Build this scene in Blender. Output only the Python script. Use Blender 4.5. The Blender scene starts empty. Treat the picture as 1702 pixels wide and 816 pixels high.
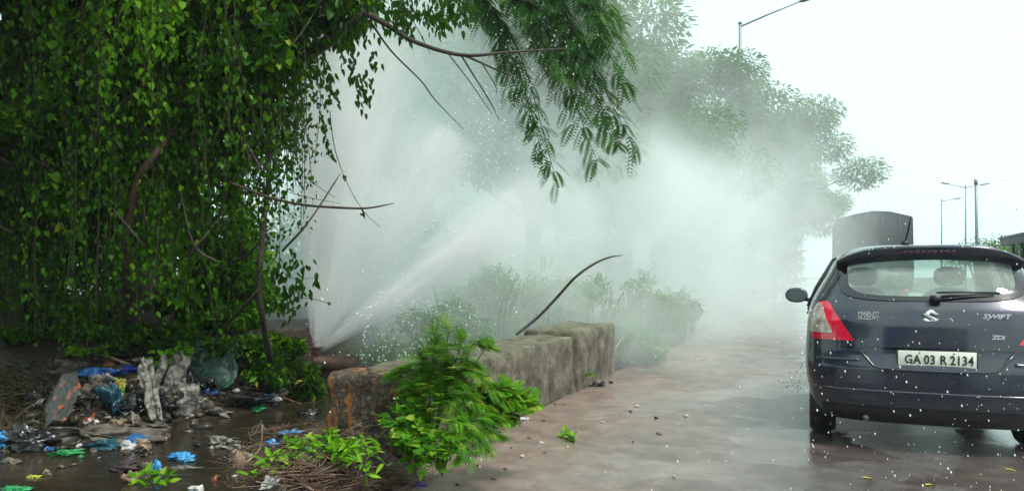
import bpy, math, random
import numpy as np
from mathutils import Vector, Matrix
rng = np.random.default_rng(7)
PI = math.pi
sc = bpy.context.scene
COL = sc.collection

# ------------------------------------------------------------------ camera frame
YAW = math.radians(22.08)      # camera looks 22 degrees left of the road direction (+Y)
FPX, CX, HY, HC = 1230.0, 851.0, 460.0, 1.3
SA, CA = math.sin(YAW), math.cos(YAW)

def uw(lat, D, z=0.0):
    """lateral/depth in front of the camera -> world (road frame)"""
    return Vector((-D*SA + lat*CA, D*CA + lat*SA, z))
def at(px, py, D):
    return uw((px-CX)/FPX*D, D, HC-(py-HY)/FPX*D)
def gnd(px, py, z=0.0):
    D = (HC-z)*FPX/(py-HY)
    return uw((px-CX)/FPX*D, D, z)
def to_uw(X, Y):
    return X*CA + Y*SA, -X*SA + Y*CA          # lat, depth
RIGHT = Vector((CA, SA, 0)); FWD = Vector((-SA, CA, 0)); UP = Vector((0, 0, 1))

cam_d = bpy.data.cameras.new('camera'); cam = bpy.data.objects.new('camera', cam_d)
COL.objects.link(cam); sc.camera = cam
cam.location = (0, 0, HC); cam.rotation_euler = (PI/2, 0, YAW)
cam_d.sensor_width = 36; cam_d.lens = FPX/1702*36
cam_d.shift_y = (HY-408)/1702
cam_d.clip_end = 3000; cam_d.clip_start = 0.05

# ------------------------------------------------------------------ object helpers
def tag(o, label=None, cat=None, group=None, kind=None):
    if label: o['label'] = label
    if cat: o['category'] = cat
    if group: o['group'] = group
    if kind: o['kind'] = kind
    return o
def empty(name, loc=(0, 0, 0), rz=0.0, **k):
    o = bpy.data.objects.new(name, None); COL.objects.link(o)
    o.location = loc; o.rotation_euler = (0, 0, rz); o.empty_display_size = .1
    return tag(o, **k)
def mesh_obj(name, verts, faces, mat, parent=None, smooth=False, rnd=None):
    """verts (N,3) array, faces: (M,k) int array or list of such arrays"""
    if not isinstance(faces, list): faces = [faces]
    faces = [np.asarray(f, dtype=np.int32) for f in faces if len(f)]
    verts = np.asarray(verts, dtype=np.float32).reshape(-1, 3)
    me = bpy.data.meshes.new(name)
    me.vertices.add(len(verts)); me.vertices.foreach_set('co', verts.ravel())
    lv = np.concatenate([f.ravel() for f in faces])
    sizes = np.concatenate([np.full(len(f), f.shape[1], dtype=np.int32) for f in faces])
    me.loops.add(len(lv)); me.loops.foreach_set('vertex_index', lv)
    me.polygons.add(len(sizes))
    me.polygons.foreach_set('loop_start', np.concatenate([[0], np.cumsum(sizes)[:-1]]).astype(np.int32))
    if smooth: me.polygons.foreach_set('use_smooth', np.ones(len(sizes), dtype=bool))
    me.update(calc_edges=True)
    if rnd is not None:
        a = me.attributes.new('rnd', 'FLOAT', 'FACE'); a.data.foreach_set('value', np.asarray(rnd, dtype=np.float32))
    if mat is not None:
        for m in (mat if isinstance(mat, (list, tuple)) else [mat]): me.materials.append(m)
    o = bpy.data.objects.new(name, me); COL.objects.link(o)
    if parent is not None: o.parent = parent
    return o
class MB:
    """collects pieces of one mesh"""
    def __init__(s): s.v = []; s.f = {}; s.n = 0; s.r = {}
    def add(s, v, f, rnd=None):
        v = np.asarray(v, dtype=np.float64).reshape(-1, 3)
        fl = f if isinstance(f, list) and len(f) and isinstance(f[0], np.ndarray) and f[0].ndim == 2 else [np.asarray(f)]
        for a in fl:
            a = np.asarray(a, dtype=np.int64)
            if a.ndim != 2 or not len(a): continue
            s.f.setdefault(a.shape[1], []).append(a+s.n)
            s.r.setdefault(a.shape[1], []).append(np.full(len(a), 0.5) if rnd is None else np.asarray(rnd)*np.ones(len(a)))
        s.v.append(v); s.n += len(v)
    def box(s, c, d, R=None):
        c = np.array(c, float); h = np.array(d, float)/2
        v = np.array([[x, y, z] for x in (-1, 1) for y in (-1, 1) for z in (-1, 1)], float)*h
        if R is not None: v = v @ np.array(R).T
        s.add(v+c, np.array([[0, 1, 3, 2], [4, 6, 7, 5], [0, 4, 5, 1], [2, 3, 7, 6], [0, 2, 6, 4], [1, 5, 7, 3]]))
    def tube(s, pts, rad, seg=8, cap=True, rnd=None):
        pts = np.array([list(p) for p in pts], float); n = len(pts)
        rad = np.ones(n)*rad if np.ndim(rad) == 0 else np.array(rad, float)
        t = np.gradient(pts, axis=0); t /= np.linalg.norm(t, axis=1)[:, None]+1e-12
        ref = np.array([0, 0, 1.0]) if abs(t[0][2]) < .9 else np.array([1.0, 0, 0])
        u = np.cross(t[0], ref); u /= np.linalg.norm(u)
        vs = []
        for i in range(n):
            u = u - t[i]*np.dot(u, t[i]); u /= np.linalg.norm(u)+1e-12
            w = np.cross(t[i], u)
            a = np.arange(seg)*2*PI/seg
            vs.append(pts[i]+rad[i]*(np.cos(a)[:, None]*u+np.sin(a)[:, None]*w))
        v = np.concatenate(vs); f = []
        for i in range(n-1):
            for j in range(seg):
                a, b = i*seg+j, i*seg+(j+1) % seg
                f.append([a, b, b+seg, a+seg])
        fs = [np.array(f)]
        if cap:
            fs.append(np.array([list(range(seg))[::-1], [(n-1)*seg+j for j in range(seg)]]))
        s.add(v, fs, rnd)
    def build(s, name, mat, parent=None, smooth=False, rnd=False):
        ks = sorted(s.f)
        fs = [np.concatenate(s.f[k]) for k in ks]
        r = np.concatenate([np.concatenate(s.r[k]) for k in ks]) if rnd else None
        return mesh_obj(name, np.concatenate(s.v), fs, mat, parent, smooth, r)
def bevel(o, w=.01, seg=2):
    m = o.modifiers.new('bevel', 'BEVEL'); m.width = w; m.segments = seg; m.limit_method = 'ANGLE'; m.angle_limit = math.radians(35)
    return o
def grid_faces(nu, nv, wrap=False):
    i, j = np.meshgrid(np.arange(nu-1), np.arange(nv if wrap else nv-1), indexing='ij')
    i = i.ravel(); j = j.ravel(); j2 = (j+1) % nv
    return np.stack([i*nv+j, i*nv+j2, (i+1)*nv+j2, (i+1)*nv+j], 1)
def smooth01(x): x = np.clip(x, 0, 1); return x*x*(3-2*x)
def vnoise(x, y, seed=0, sc_=1.0, octv=4):
    """cheap smooth noise in about -1..1 from sines"""
    r = np.random.default_rng(seed); out = 0*x; amp = 1.0; tot = 0
    for o in range(octv):
        for k in range(3):
            a = r.uniform(0, 2*PI); f = sc_*2**o*r.uniform(.7, 1.3); p = r.uniform(0, 6.28)
            out = out+amp*np.sin((np.cos(a)*x+np.sin(a)*y)*f+p)/3
        tot += amp; amp *= .55
    return out/tot*1.6

# ------------------------------------------------------------------ material helpers
def newmat(name):
    m = bpy.data.materials.new(name); m.use_nodes = True
    nt = m.node_tree; nt.nodes.clear()
    out = nt.nodes.new('ShaderNodeOutputMaterial')
    return m, nt, out
def N(nt, typ, **k):
    n = nt.nodes.new(typ)
    for a, b in k.items():
        if a.startswith('i_'): n.inputs[a[2:].replace('_', ' ')].default_value = b
        else: setattr(n, a, b)
    return n
def ramp(nt, stops, fac=None):
    n = nt.nodes.new('ShaderNodeValToRGB'); e = n.color_ramp.elements
    while len(e) < len(stops): e.new(.5)
    for el, (p, c) in zip(e, stops):
        el.position = p; el.color = (*c, 1) if len(c) == 3 else c
    if fac is not None: nt.links.new(fac, n.inputs[0])
    return n
def mathn(nt, op, a, b=None, c=None, clamp=False):
    n = nt.nodes.new('ShaderNodeMath'); n.operation = op; n.use_clamp = clamp
    for i, x in enumerate((a, b, c)):
        if x is None: continue
        if isinstance(x, (int, float)): n.inputs[i].default_value = x
        else: nt.links.new(x, n.inputs[i])
    return n.outputs[0]
def noise(nt, scale, detail=4, rough=.55, vec=None, dist=0.0):
    n = nt.nodes.new('ShaderNodeTexNoise'); n.inputs['Scale'].default_value = scale
    n.inputs['Detail'].default_value = detail; n.inputs['Roughness'].default_value = rough; n.inputs['Distortion'].default_value = dist
    if vec is not None: nt.links.new(vec, n.inputs['Vector'])
    return n
def mixc(nt, fac, a, b):
    n = nt.nodes.new('ShaderNodeMix'); n.data_type = 'RGBA'
    for s, x in ((n.inputs[0], fac), (n.inputs[6], a), (n.inputs[7], b)):
        if isinstance(x, (int, float)): s.default_value = x
        elif isinstance(x, tuple): s.default_value = (*x, 1) if len(x) == 3 else x
        else: nt.links.new(x, s)
    return n.outputs[2]
def pbr(name, col, rough=.5, metal=0.0, spec=.5, coat=0.0, var=0.0, vscale=8, bump=0.0, bscale=30, col2=None, objco=True, rough2=None):
    """procedural surface: colour broken up by noise, optional second colour and bump"""
    m, nt, out = newmat(name)
    b = N(nt, 'ShaderNodeBsdfPrincipled'); nt.links.new(b.outputs[0], out.inputs[0])
    b.inputs['Roughness'].default_value = rough; b.inputs['Metallic'].default_value = metal
    b.inputs['Specular IOR Level'].default_value = spec; b.inputs['Coat Weight'].default_value = coat
    tc = N(nt, 'ShaderNodeTexCoord'); vec = tc.outputs['Object']
    if var or col2:
        n = noise(nt, vscale, 5, .6, vec)
        c2 = col2 if col2 else tuple(max(0, c*(1-var)) for c in col)
        r = ramp(nt, [(.35, c2), (.65, col)], n.outputs[0]); nt.links.new(r.outputs[0], b.inputs['Base Color'])
        if rough2 is not None:
            rr = N(nt, 'ShaderNodeMapRange'); nt.links.new(n.outputs[0], rr.inputs[0])
            rr.inputs[1].default_value = .35; rr.inputs[2].default_value = .65
            rr.inputs[3].default_value = rough2; rr.inputs[4].default_value = rough
            nt.links.new(rr.outputs[0], b.inputs['Roughness'])
    else: b.inputs['Base Color'].default_value = (*col, 1)
    if bump:
        n2 = noise(nt, bscale, 5, .6, vec); bp = N(nt, 'ShaderNodeBump'); bp.inputs['Strength'].default_value = bump
        bp.inputs['Distance'].default_value = .02
        nt.links.new(n2.outputs[0], bp.inputs['Height']); nt.links.new(bp.outputs[0], b.inputs['Normal'])
    return m
def leafmat(name, stops, trans=.4, rough=.35):
    m, nt, out = newmat(name)
    at_ = N(nt, 'ShaderNodeAttribute', attribute_name='rnd')
    r = ramp(nt, stops, at_.outputs['Fac'])
    b = N(nt, 'ShaderNodeBsdfPrincipled'); b.inputs['Roughness'].default_value = rough
    b.inputs['Specular IOR Level'].default_value = .12
    nt.links.new(r.outputs[0], b.inputs['Base Color'])
    t = N(nt, 'ShaderNodeBsdfTranslucent')
    tcn = mixc(nt, .4, r.outputs[0], (.20, .50, .008)); nt.links.new(tcn, t.inputs[0])
    mx = N(nt, 'ShaderNodeMixShader'); mx.inputs[0].default_value = trans
    nt.links.new(b.outputs[0], mx.inputs[1]); nt.links.new(t.outputs[0], mx.inputs[2]); nt.links.new(mx.outputs[0], out.inputs[0])
    return m

# ------------------------------------------------------------------ leaves
T_OVATE = (np.array([[0, 0, 0], [-.36, .16, .05], [-.34, .58, .03], [0, 1, -.14], [.34, .58, .03], [.36, .16, .05]]),
           np.array([[0, 3, 2, 1], [0, 5, 4, 3]]))
T_HEART = (np.array([[0, 0, 0], [-.5, .02, .07], [-.44, .48, .02], [0, 1, -.16], [.44, .48, .02], [.5, .02, .07]]),
           np.array([[0, 3, 2, 1], [0, 5, 4, 3]]))
T_LANCE = (np.array([[0, 0, 0], [-.5, .45, .06], [0, 1, -.05], [.5, .45, .06]]), np.array([[0, 2, 1, 1], [0, 3, 2, 2]]))
T_DIAM = (np.array([[0, 0, 0], [-.5, .45, 0], [0, 1, -.03], [.5, .45, 0]]), np.array([[0, 3, 2, 1]]))
def unit(a): return a/(np.linalg.norm(a, axis=-1, keepdims=True)+1e-12)
def leaves(mb, P, Dr, Nn, L, W, T=T_OVATE, rnd=None):
    P = np.asarray(P, float).reshape(-1, 3); n = len(P)
    if n == 0: return
    Dr = unit(np.asarray(Dr, float)*np.ones((n, 3))); Nn = np.asarray(Nn, float)*np.ones((n, 3))
    Nn = unit(Nn - Dr*np.sum(Nn*Dr, 1)[:, None]); B = np.cross(Dr, Nn)
    L = np.asarray(L)*np.ones(n); W = np.asarray(W)*np.ones(n)
    tv, tf = T
    if T is T_LANCE:
        tf = np.array([[0, 2, 1], [0, 3, 2]])
    v = (P[:, None, :] + Dr[:, None, :]*(L[:, None]*tv[:, 1])[..., None] + B[:, None, :]*(W[:, None]*tv[:, 0])[..., None]
         + Nn[:, None, :]*(L[:, None]*tv[:, 2])[..., None])
    f = (np.arange(n)*len(tv))[:, None, None]+tf[None]
    if rnd is None: rnd = rng.random(n)
    mb.add(v.reshape(-1, 3), [f.reshape(-1, tf.shape[1])], np.repeat(rnd, len(tf)))
def rvec(n): return unit(rng.normal(size=(n, 3)))
def frond(mb, p0, d0, length, pairs, lw, droop=.5, roll=None, ll=.05, rnd0=None, T=T_DIAM, stem=None):
    """a pinnate leaf: rachis with paired leaflets"""
    p = np.array(p0, float); d = unit(np.array(d0, float)); step = length/pairs
    side = np.cross(d, [0, 0, 1.0]); side = unit(side if np.linalg.norm(side) > .05 else np.array([1.0, 0, 0]))
    if roll: side = unit(side+np.array([0, 0, roll]))
    Ps, Ds, Ls = [], [], []; pts = [p.copy()]
    for i in range(pairs):
        d = unit(d+np.array([0, 0, -droop/pairs])); p = p+d*step; pts.append(p.copy())
        t = (i+.5)/pairs; s = ll*(.55+.9*math.sin(PI*min(.98, .12+t*.86)))
        for sgn in (-1, 1):
            Ps.append(p); Ds.append(unit(side*sgn+d*.55+np.array([0, 0, -.12]))); Ls.append(s)
    up = np.cross(side, d); up = up if up[2] > 0 else -up
    r = (rng.random() if rnd0 is None else rnd0)
    leaves(mb, Ps, Ds, up, Ls, np.array(Ls)*lw, T, np.clip(r+rng.normal(0, .12, len(Ps)), 0, 1))
    if stem is not None: stem.tube(pts, max(.0015, length*.006), 3, False)
def catmull(pts, n=8):
    P = [np.array(list(p), float) for p in pts]; P = [2*P[0]-P[1]]+P+[2*P[-1]-P[-2]]; out = []
    for i in range(1, len(P)-2):
        for k in range(n):
            t = k/n; a, b, c, d = P[i-1:i+3]
            out.append(.5*((2*b)+(-a+c)*t+(2*a-5*b+4*c-d)*t*t+(-a+3*b-3*c+d)*t**3))
    out.append(P[-2]); return np.array(out)
# ------------------------------------------------------------------ world, light, air
w = bpy.data.worlds.new('World'); sc.world = w; w.use_nodes = True
nt = w.node_tree; nt.nodes.clear()
wo = N(nt, 'ShaderNodeOutputWorld'); bg = N(nt, 'ShaderNodeBackground')
SUN_EL, SUN_AZ = math.radians(58), math.radians(112)      # azimuth clockwise from +Y
sky = N(nt, 'ShaderNodeTexSky', sky_type='NISHITA', sun_disc=False)
sky.sun_elevation = SUN_EL; sky.sun_rotation = SUN_AZ
sky.air_density = 1.0; sky.dust_density = 6.0; sky.ozone_density = 1.0
# an even layer of cloud over the sky
cl = mixc(nt, .88, sky.outputs[0], (3.55, 4.65, 4.5))
nt.links.new(cl, bg.inputs[0]); bg.inputs[1].default_value = 0.12
nt.links.new(bg.outputs[0], wo.inputs[0])
sd = bpy.data.lights.new('sun', 'SUN'); sun = bpy.data.objects.new('sun', sd); COL.objects.link(sun)
sd.energy = 1.5; sd.angle = math.radians(14); sd.color = (1, .97, .92)
sun.rotation_euler = (PI/2-SUN_EL, 0, -SUN_AZ+PI)
sun.rotation_euler = Vector((-math.sin(SUN_AZ)*math.cos(SUN_EL), -math.cos(SUN_AZ)*math.cos(SUN_EL), -math.sin(SUN_EL))).to_track_quat('-Z', 'Y').to_euler()
sc.view_settings.view_transform = 'Standard'; sc.view_settings.look = 'None'; sc.view_settings.gamma = 1
sc.view_settings.exposure = 1.3
sc.render.engine = 'CYCLES'
cy = sc.cycles
cy.use_denoising = True; cy.max_bounces = 10; cy.diffuse_bounces = 3; cy.glossy_bounces = 3; cy.transmission_bounces = 6
cy.transparent_max_bounces = 12; cy.volume_bounces = 12; cy.volume_step_rate = 1.0; cy.volume_max_steps = 128
cy.sample_clamp_indirect = 6; cy.use_adaptive_sampling = True; cy.adaptive_threshold = .02

def volume_box(name, c, d, nodes, **k):
    mb = MB(); mb.box(c, d); m, nt, out = newmat(name)
    pv = N(nt, 'ShaderNodeVolumePrincipled'); nt.links.new(pv.outputs[0], out.inputs['Volume'])
    nodes(nt, pv, m)
    o = mb.build(name, m); tag(o, **k); return o
def haze_nodes(nt, pv, m):
    pv.inputs['Density'].default_value = .0010; pv.inputs['Color'].default_value = (.90, 1, .985, 1)
    pv.inputs['Anisotropy'].default_value = .2
volume_box('haze', (10, 120, 8.4), (150, 290, 19.6), haze_nodes, kind='stuff', label='pale thin haze in the air over the road', cat='haze')

def blob(nt, vec, c, r, amp, rot=YAW, pw=1.0):
    mp = N(nt, 'ShaderNodeMapping', vector_type='TEXTURE'); mp.inputs['Location'].default_value = c
    mp.inputs['Rotation'].default_value = (0, 0, rot); mp.inputs['Scale'].default_value = r
    nt.links.new(vec, mp.inputs[0])
    ln = N(nt, 'ShaderNodeVectorMath', operation='DOT_PRODUCT'); nt.links.new(mp.outputs[0], ln.inputs[0]); nt.links.new(mp.outputs[0], ln.inputs[1])
    g = mathn(nt, 'SUBTRACT', 1.0, ln.outputs['Value'], clamp=True)
    g = mathn(nt, 'POWER', g, 1.6)
    return mathn(nt, 'MULTIPLY', g, amp)
MIST = [  # px, py, depth, (half width, half depth, half height), density
    (1100, 405, 16.5, (4.7, 4.5, 2.9), .52),
    (640, 445, 14.8, (3.8, 2.4, 2.3), .60),
    (800, 250, 14.5, (4.2, 2.2, 3.4), .35),
    (1200, 520, 17.0, (4.3, 5.5, 1.6), .24),
    (960, 120, 14.5, (4.0, 3.0, 4.0), .22),
    (600, 330, 11.6, (2.2, 1.8, 4.2), .62),
    (800, 460, 11.2, (3.0, 1.2, 2.0), .50),
    (1010, 500, 12.2, (2.8, 1.3, 1.5), .12),
    (1270, 290, 20.5, (5.0, 5.0, 4.4), .13),
    (1085, 560, 10.0, (1.5, .9, 1.0), .55),
    (720, 520, 9.5, (1.9, .9, 1.3), .45),
    (885, 370, 13.6, (1.6, 1.0, 1.8), .55),
    (950, 540, 11.0, (1.8, .9, 1.2), .25),
    (700, 60, 13.0, (3.4, 2.6, 3.6), .50),
    (740, 380, 13.0, (3.6, 1.8, 3.0), .45),
    (1010, 330, 14.5, (3.4, 2.4, 2.6), .30),
]
def mist_nodes(nt, pv, m):
    tc = N(nt, 'ShaderNodeTexCoord'); v = tc.outputs['Object']
    tot = None
    for px, py, D, r, a in MIST:
        b = blob(nt, v, at(px, py, D), r, a)
        tot = b if tot is None else mathn(nt, 'ADD', tot, b)
    n = noise(nt, .8, 5, .62, v, .7)
    nn = N(nt, 'ShaderNodeMapRange'); nt.links.new(n.outputs[0], nn.inputs[0])
    nn.inputs[1].default_value = .34; nn.inputs[2].default_value = .66; nn.inputs[3].default_value = .15; nn.inputs[4].default_value = 1.6
    d = mathn(nt, 'MULTIPLY', tot, nn.outputs[0])
    nt.links.new(d, pv.inputs['Density']); pv.inputs['Color'].default_value = (.945, 1, .990, 1)
    pv.inputs['Anisotropy'].default_value = 0.0
volume_box('mist', (-2.1, 16.4, 4.6), (16.0, 21.0, 9.6), mist_nodes, kind='stuff', label='thick white cloud of water spray drifting from the burst pipe across the road', cat='mist')

# ------------------------------------------------------------------ the ground
WX = -2.48          # road side face of the parapet wall
WY0, WY1, WH, WT = 4.24, 9.75, .64, .62
def bank_d(u): return np.interp(u, [-14, -5, -4, -3, -2.6, -2.45, -2.3, -2.0], [6.6, 6.75, 7.0, 7.1, 7.4, 8.6, 11, 14])
def ground_z(X, Y):
    u, D = to_uw(X, Y)
    rb = smooth01((D-bank_d(u))/1.5)
    bed = -.25+0*X
    z = bed+rb*(1.0+.12*vnoise(X, Y, 3, 1.1))
    far = smooth01((Y-9.9)/1.2)*smooth01((X+9)/4.0)                 # level verge beyond the wall
    z = z*(1-far)+far*(.10+.06*vnoise(X, Y, 5, 1.3))
    far2 = smooth01((Y-16)/6); z = z*(1-far2)+far2*.1
    hu, hd = (u+4.3)/1.35, (D-7.45)/.5
    z = z+np.exp(-(hu**2+hd**2)**1.2)*(.26+.06*vnoise(X*2, Y*2, 19, 2.0))*(1-far)
    # heap of dug up earth in front of the wall
    hu, hd = (u+1.12)/.62, (D-4.45)/.75
    z = z+np.exp(-(hu**2+hd**2)**1.3)*(.50+.05*vnoise(X*3, Y*3, 9, 2.0))
    hu, hd = (u+.55)/.5, (D-4.35)/.6
    z = z+np.exp(-(hu**2+hd**2)**1.3)*(.20+.03*vnoise(X*3, Y*3, 11, 2.0))
    near = smooth01((2.6-D)/1.5); z = z*(1-near)+near*(-.05)
    edge = smooth01((X-(WX-.02+.10*vnoise(Y*2.0, Y*.7, 4, 1.0)))/.22)          # meets the road
    z = z*(1-edge)+edge*(-.03)
    return z
xs = np.concatenate([np.linspace(-700, -16, 12), np.arange(-15, -1.4, .09), np.linspace(-1, 14, 12), np.linspace(20, 900, 12)])
ys = np.concatenate([np.linspace(-200, 0, 8), np.arange(.3, 16, .09), np.linspace(16.5, 60, 40), np.linspace(80, 1400, 14)])
GX, GY = np.meshgrid(xs, ys, indexing='ij'); GZ = ground_z(GX, GY)+.012*vnoise(GX*6, GY*6, 2, 2.0)
m, nt, out = newmat('wet_earth'); b = N(nt, 'ShaderNodeBsdfPrincipled'); nt.links.new(b.outputs[0], out.inputs[0])
tc = N(nt, 'ShaderNodeTexCoord'); v = tc.outputs['Object']
n1 = noise(nt, 3.2, 8, .65, v); n2 = noise(nt, 22, 6, .7, v)
r = ramp(nt, [(.3, (.012, .008, .006)), (.5, (.032, .020, .013)), (.62, (.06, .038, .025)), (.75, (.03, .035, .012))], n1.outputs[0])
c = mixc(nt, n2.outputs[0], r.outputs[0], (.035, .024, .017)); nt.links.new(c, b.inputs['Base Color'])
b.inputs['Roughness'].default_value = .5; b.inputs['Specular IOR Level'].default_value = .25
bp = N(nt, 'ShaderNodeBump'); bp.inputs['Strength'].default_value = .8; bp.inputs['Distance'].default_value = .03
nt.links.new(n2.outputs[0], bp.inputs['Height']); nt.links.new(bp.outputs[0], b.inputs['Normal'])
M_EARTH = m
g = mesh_obj('ground', np.stack([GX, GY, GZ], -1).reshape(-1, 3), grid_faces(len(xs), len(ys)), m, smooth=True)
# flip: grid is x-major
g.data.flip_normals() if g.data.polygons[0].normal.z < 0 else None
tag(g, 'dark wet earth under the plants and rubbish', 'ground', kind='structure')

# stream water
m, nt, out = newmat('muddy_water'); b = N(nt, 'ShaderNodeBsdfPrincipled'); nt.links.new(b.outputs[0], out.inputs[0])
tc = N(nt, 'ShaderNodeTexCoord'); v = tc.outputs['Object']
n1 = noise(nt, 1.2, 5, .6, v, .6)
r = ramp(nt, [(.35, (.012, .010, .006)), (.6, (.030, .023, .014)), (.75, (.06, .05, .034))], n1.outputs[0]); nt.links.new(r.outputs[0], b.inputs['Base Color'])
b.inputs['Roughness'].default_value = .05; b.inputs['IOR'].default_value = 1.33
mp = N(nt, 'ShaderNodeMapping'); mp.inputs['Rotation'].default_value = (0, 0, -YAW); mp.inputs['Scale'].default_value = (.6, 1.5, 1); nt.links.new(v, mp.inputs[0])
n2 = noise(nt, 9, 4, .6, mp.outputs[0], .8)
bp = N(nt, 'ShaderNodeBump'); bp.inputs['Strength'].default_value = .22; bp.inputs['Distance'].default_value = .03
nt.links.new(n2.outputs[0], bp.inputs['Height']); nt.links.new(bp.outputs[0], b.inputs['Normal'])
wmb = MB()
X0, X1, Y0, Y1 = -13, WX-.15, .5, 15
gx, gy = np.meshgrid(np.linspace(X0, X1, 60), np.linspace(Y0, Y1, 60), indexing='ij')
wo_ = mesh_obj('stream_water', np.stack([gx, gy, -.10+.004*vnoise(gx*3, gy*3, 8, 2)], -1).reshape(-1, 3), grid_faces(60, 60), m, smooth=True)
if wo_.data.polygons[0].normal.z < 0: wo_.data.flip_normals()
tag(wo_, 'shallow brown stream running beside the wall', 'water', kind='structure')

# road, flooded
m, nt, out = newmat('wet_road'); b = N(nt, 'ShaderNodeBsdfPrincipled'); nt.links.new(b.outputs[0], out.inputs[0])
geo = N(nt, 'ShaderNodeTexCoord'); v = geo.outputs['Object']
sep = N(nt, 'ShaderNodeSeparateXYZ'); nt.links.new(v, sep.inputs[0])
nb = noise(nt, .55, 6, .6, v, .5)              # large drift of silt
nm = noise(nt, 4.0, 8, .68, v)
nf = noise(nt, 60, 5, .7, v)
# silt lies thick by the wall and thins towards the lane
edge = mathn(nt, 'ADD', sep.outputs[0], mathn(nt, 'MULTIPLY', mathn(nt, 'SUBTRACT', nb.outputs[0], .5), 3.2))
mr = N(nt, 'ShaderNodeMapRange'); nt.links.new(edge, mr.inputs[0]); mr.inputs[1].default_value = -.1; mr.inputs[2].default_value = -1.7; mr.inputs[3].default_value = 0; mr.inputs[4].default_value = 1
silt = ramp(nt, [(.3, (.12, .082, .064)), (.55, (.22, .160, .130)), (.75, (.34, .27, .225))], nm.outputs[0])
asph = ramp(nt, [(.3, (.055, .040, .037)), (.55, (.095, .077, .070)), (.75, (.18, .145, .13))], nm.outputs[0])
c = mixc(nt, mr.outputs[0], asph.outputs[0], silt.outputs[0]); nt.links.new(c, b.inputs['Base Color'])
pud = N(nt, 'ShaderNodeMapRange'); nt.links.new(noise(nt, .9, 4, .5, v, .3).outputs[0], pud.inputs[0])
pud.inputs[1].default_value = .44; pud.inputs[2].default_value = .52; pud.inputs[3].default_value = 1; pud.inputs[4].default_value = 0
ro = mathn(nt, 'ADD', mathn(nt, 'MULTIPLY', pud.outputs[0], -.12), .17)
ro = mathn(nt, 'ADD', ro, mathn(nt, 'MULTIPLY', mr.outputs[0], .14)); nt.links.new(ro, b.inputs['Roughness'])
b.inputs['Specular IOR Level'].default_value = 1.0
bh = mathn(nt, 'MULTIPLY', nf.outputs[0], mathn(nt, 'SUBTRACT', 1.1, pud.outputs[0]))
bh = mathn(nt, 'ADD', bh, mathn(nt, 'MULTIPLY', nm.outputs[0], .5))
bp = N(nt, 'ShaderNodeBump'); bp.inputs['Strength'].default_value = .5; bp.inputs['Distance'].default_value = .014
nt.links.new(bh, bp.inputs['Height']); nt.links.new(bp.outputs[0], b.inputs['Normal'])
rx = np.concatenate([[WX-.02], np.linspace(WX+.3, 8.5, 14)]); ry = np.concatenate([np.linspace(-20, 2, 4), np.linspace(2.5, 30, 80), np.linspace(34, 600, 14)])
gx, gy = np.meshgrid(rx, ry, indexing='ij')
road = mesh_obj('road', np.stack([gx, gy, 0*gx], -1).reshape(-1, 3), grid_faces(len(rx), len(ry)), m, smooth=True)
if road.data.polygons[0].normal.z < 0: road.data.flip_normals()
tag(road, 'flooded wet asphalt road with brown silt along its edge', 'road', kind='structure')

# median kerb and grass verge on the right
M_CONC = pbr('old_concrete', (.30, .285, .25), .8, var=.5, vscale=5, bump=.6, bscale=40)
mb = MB(); mb.box((8.6, 60, .06), (.2, 150, .16)); k_ = mb.build('kerb', M_CONC); tag(k_, 'concrete kerb of the verge on the right of the road', 'kerb', kind='structure')
mb = MB(); mb.box((16.7, 60, .02), (16, 150, .14)); k_ = mb.build('verge', M_EARTH); tag(k_, 'earth verge right of the road', 'verge', kind='structure')

# ------------------------------------------------------------------ parapet wall
def wall_mat(name, orange, moss):
    m, nt, out = newmat(name); b = N(nt, 'ShaderNodeBsdfPrincipled'); nt.links.new(b.outputs[0], out.inputs[0])
    tc = N(nt, 'ShaderNodeTexCoord'); v = tc.outputs['Object']
    mp = N(nt, 'ShaderNodeMapping'); mp.inputs['Scale'].default_value = (1, 1, .35); nt.links.new(v, mp.inputs[0])
    n1 = noise(nt, 5, 8, .68, v); n2 = noise(nt, 30, 6, .7, v); n3 = noise(nt, 9, 5, .65, mp.outputs[0], .3)
    base = ramp(nt, [(.30, (.022, .019, .013)), (.42, (.085, .073, .053)), (.52, (.16, .14, .105)), (.62, (.27, .245, .19)), (.75, (.36, .34, .28))], n1.outputs[0])
    dark = ramp(nt, [(.40, (.008, .006, .004)), (.54, (.05, .034, .018)), (.64, (.20, .13, .06))], n2.outputs[0])
    c = mixc(nt, .95 if orange else .35, base.outputs[0], dark.outputs[0])
    if orange:
        o = ramp(nt, [(.525, (0, 0, 0)), (.60, (.85, .85, .85))], n3.outputs[0])
        c = mixc(nt, o.outputs[0], c, mixc(nt, n2.outputs[0], (.07, .022, .003), (.62, .19, .01)))
    if moss:
        sz = N(nt, 'ShaderNodeSeparateXYZ'); nt.links.new(v, sz.inputs[0])
        q = mathn(nt, 'ADD', mathn(nt, 'MULTIPLY', sz.outputs[2], 1.4), n1.outputs[0])
        mo = ramp(nt, [(.0, (0, 0, 0)), (1.0, (1, 1, 1))], None); mr = N(nt, 'ShaderNodeMapRange'); nt.links.new(q, mr.inputs[0])
        mr.inputs[1].default_value = 1.25; mr.inputs[2].default_value = 1.5; mr.inputs[4].default_value = .32
        c = mixc(nt, mr.outputs[0], c, (.12, .15, .05))
    nt.links.new(c, b.inputs['Base Color']); b.inputs['Roughness'].default_value = .6
    bp = N(nt, 'ShaderNodeBump'); bp.inputs['Strength'].default_value = .9; bp.inputs['Distance'].default_value = .02
    nt.links.new(n2.outputs[0], bp.inputs['Height']); nt.links.new(bp.outputs[0], b.inputs['Normal'])
    return m
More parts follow.
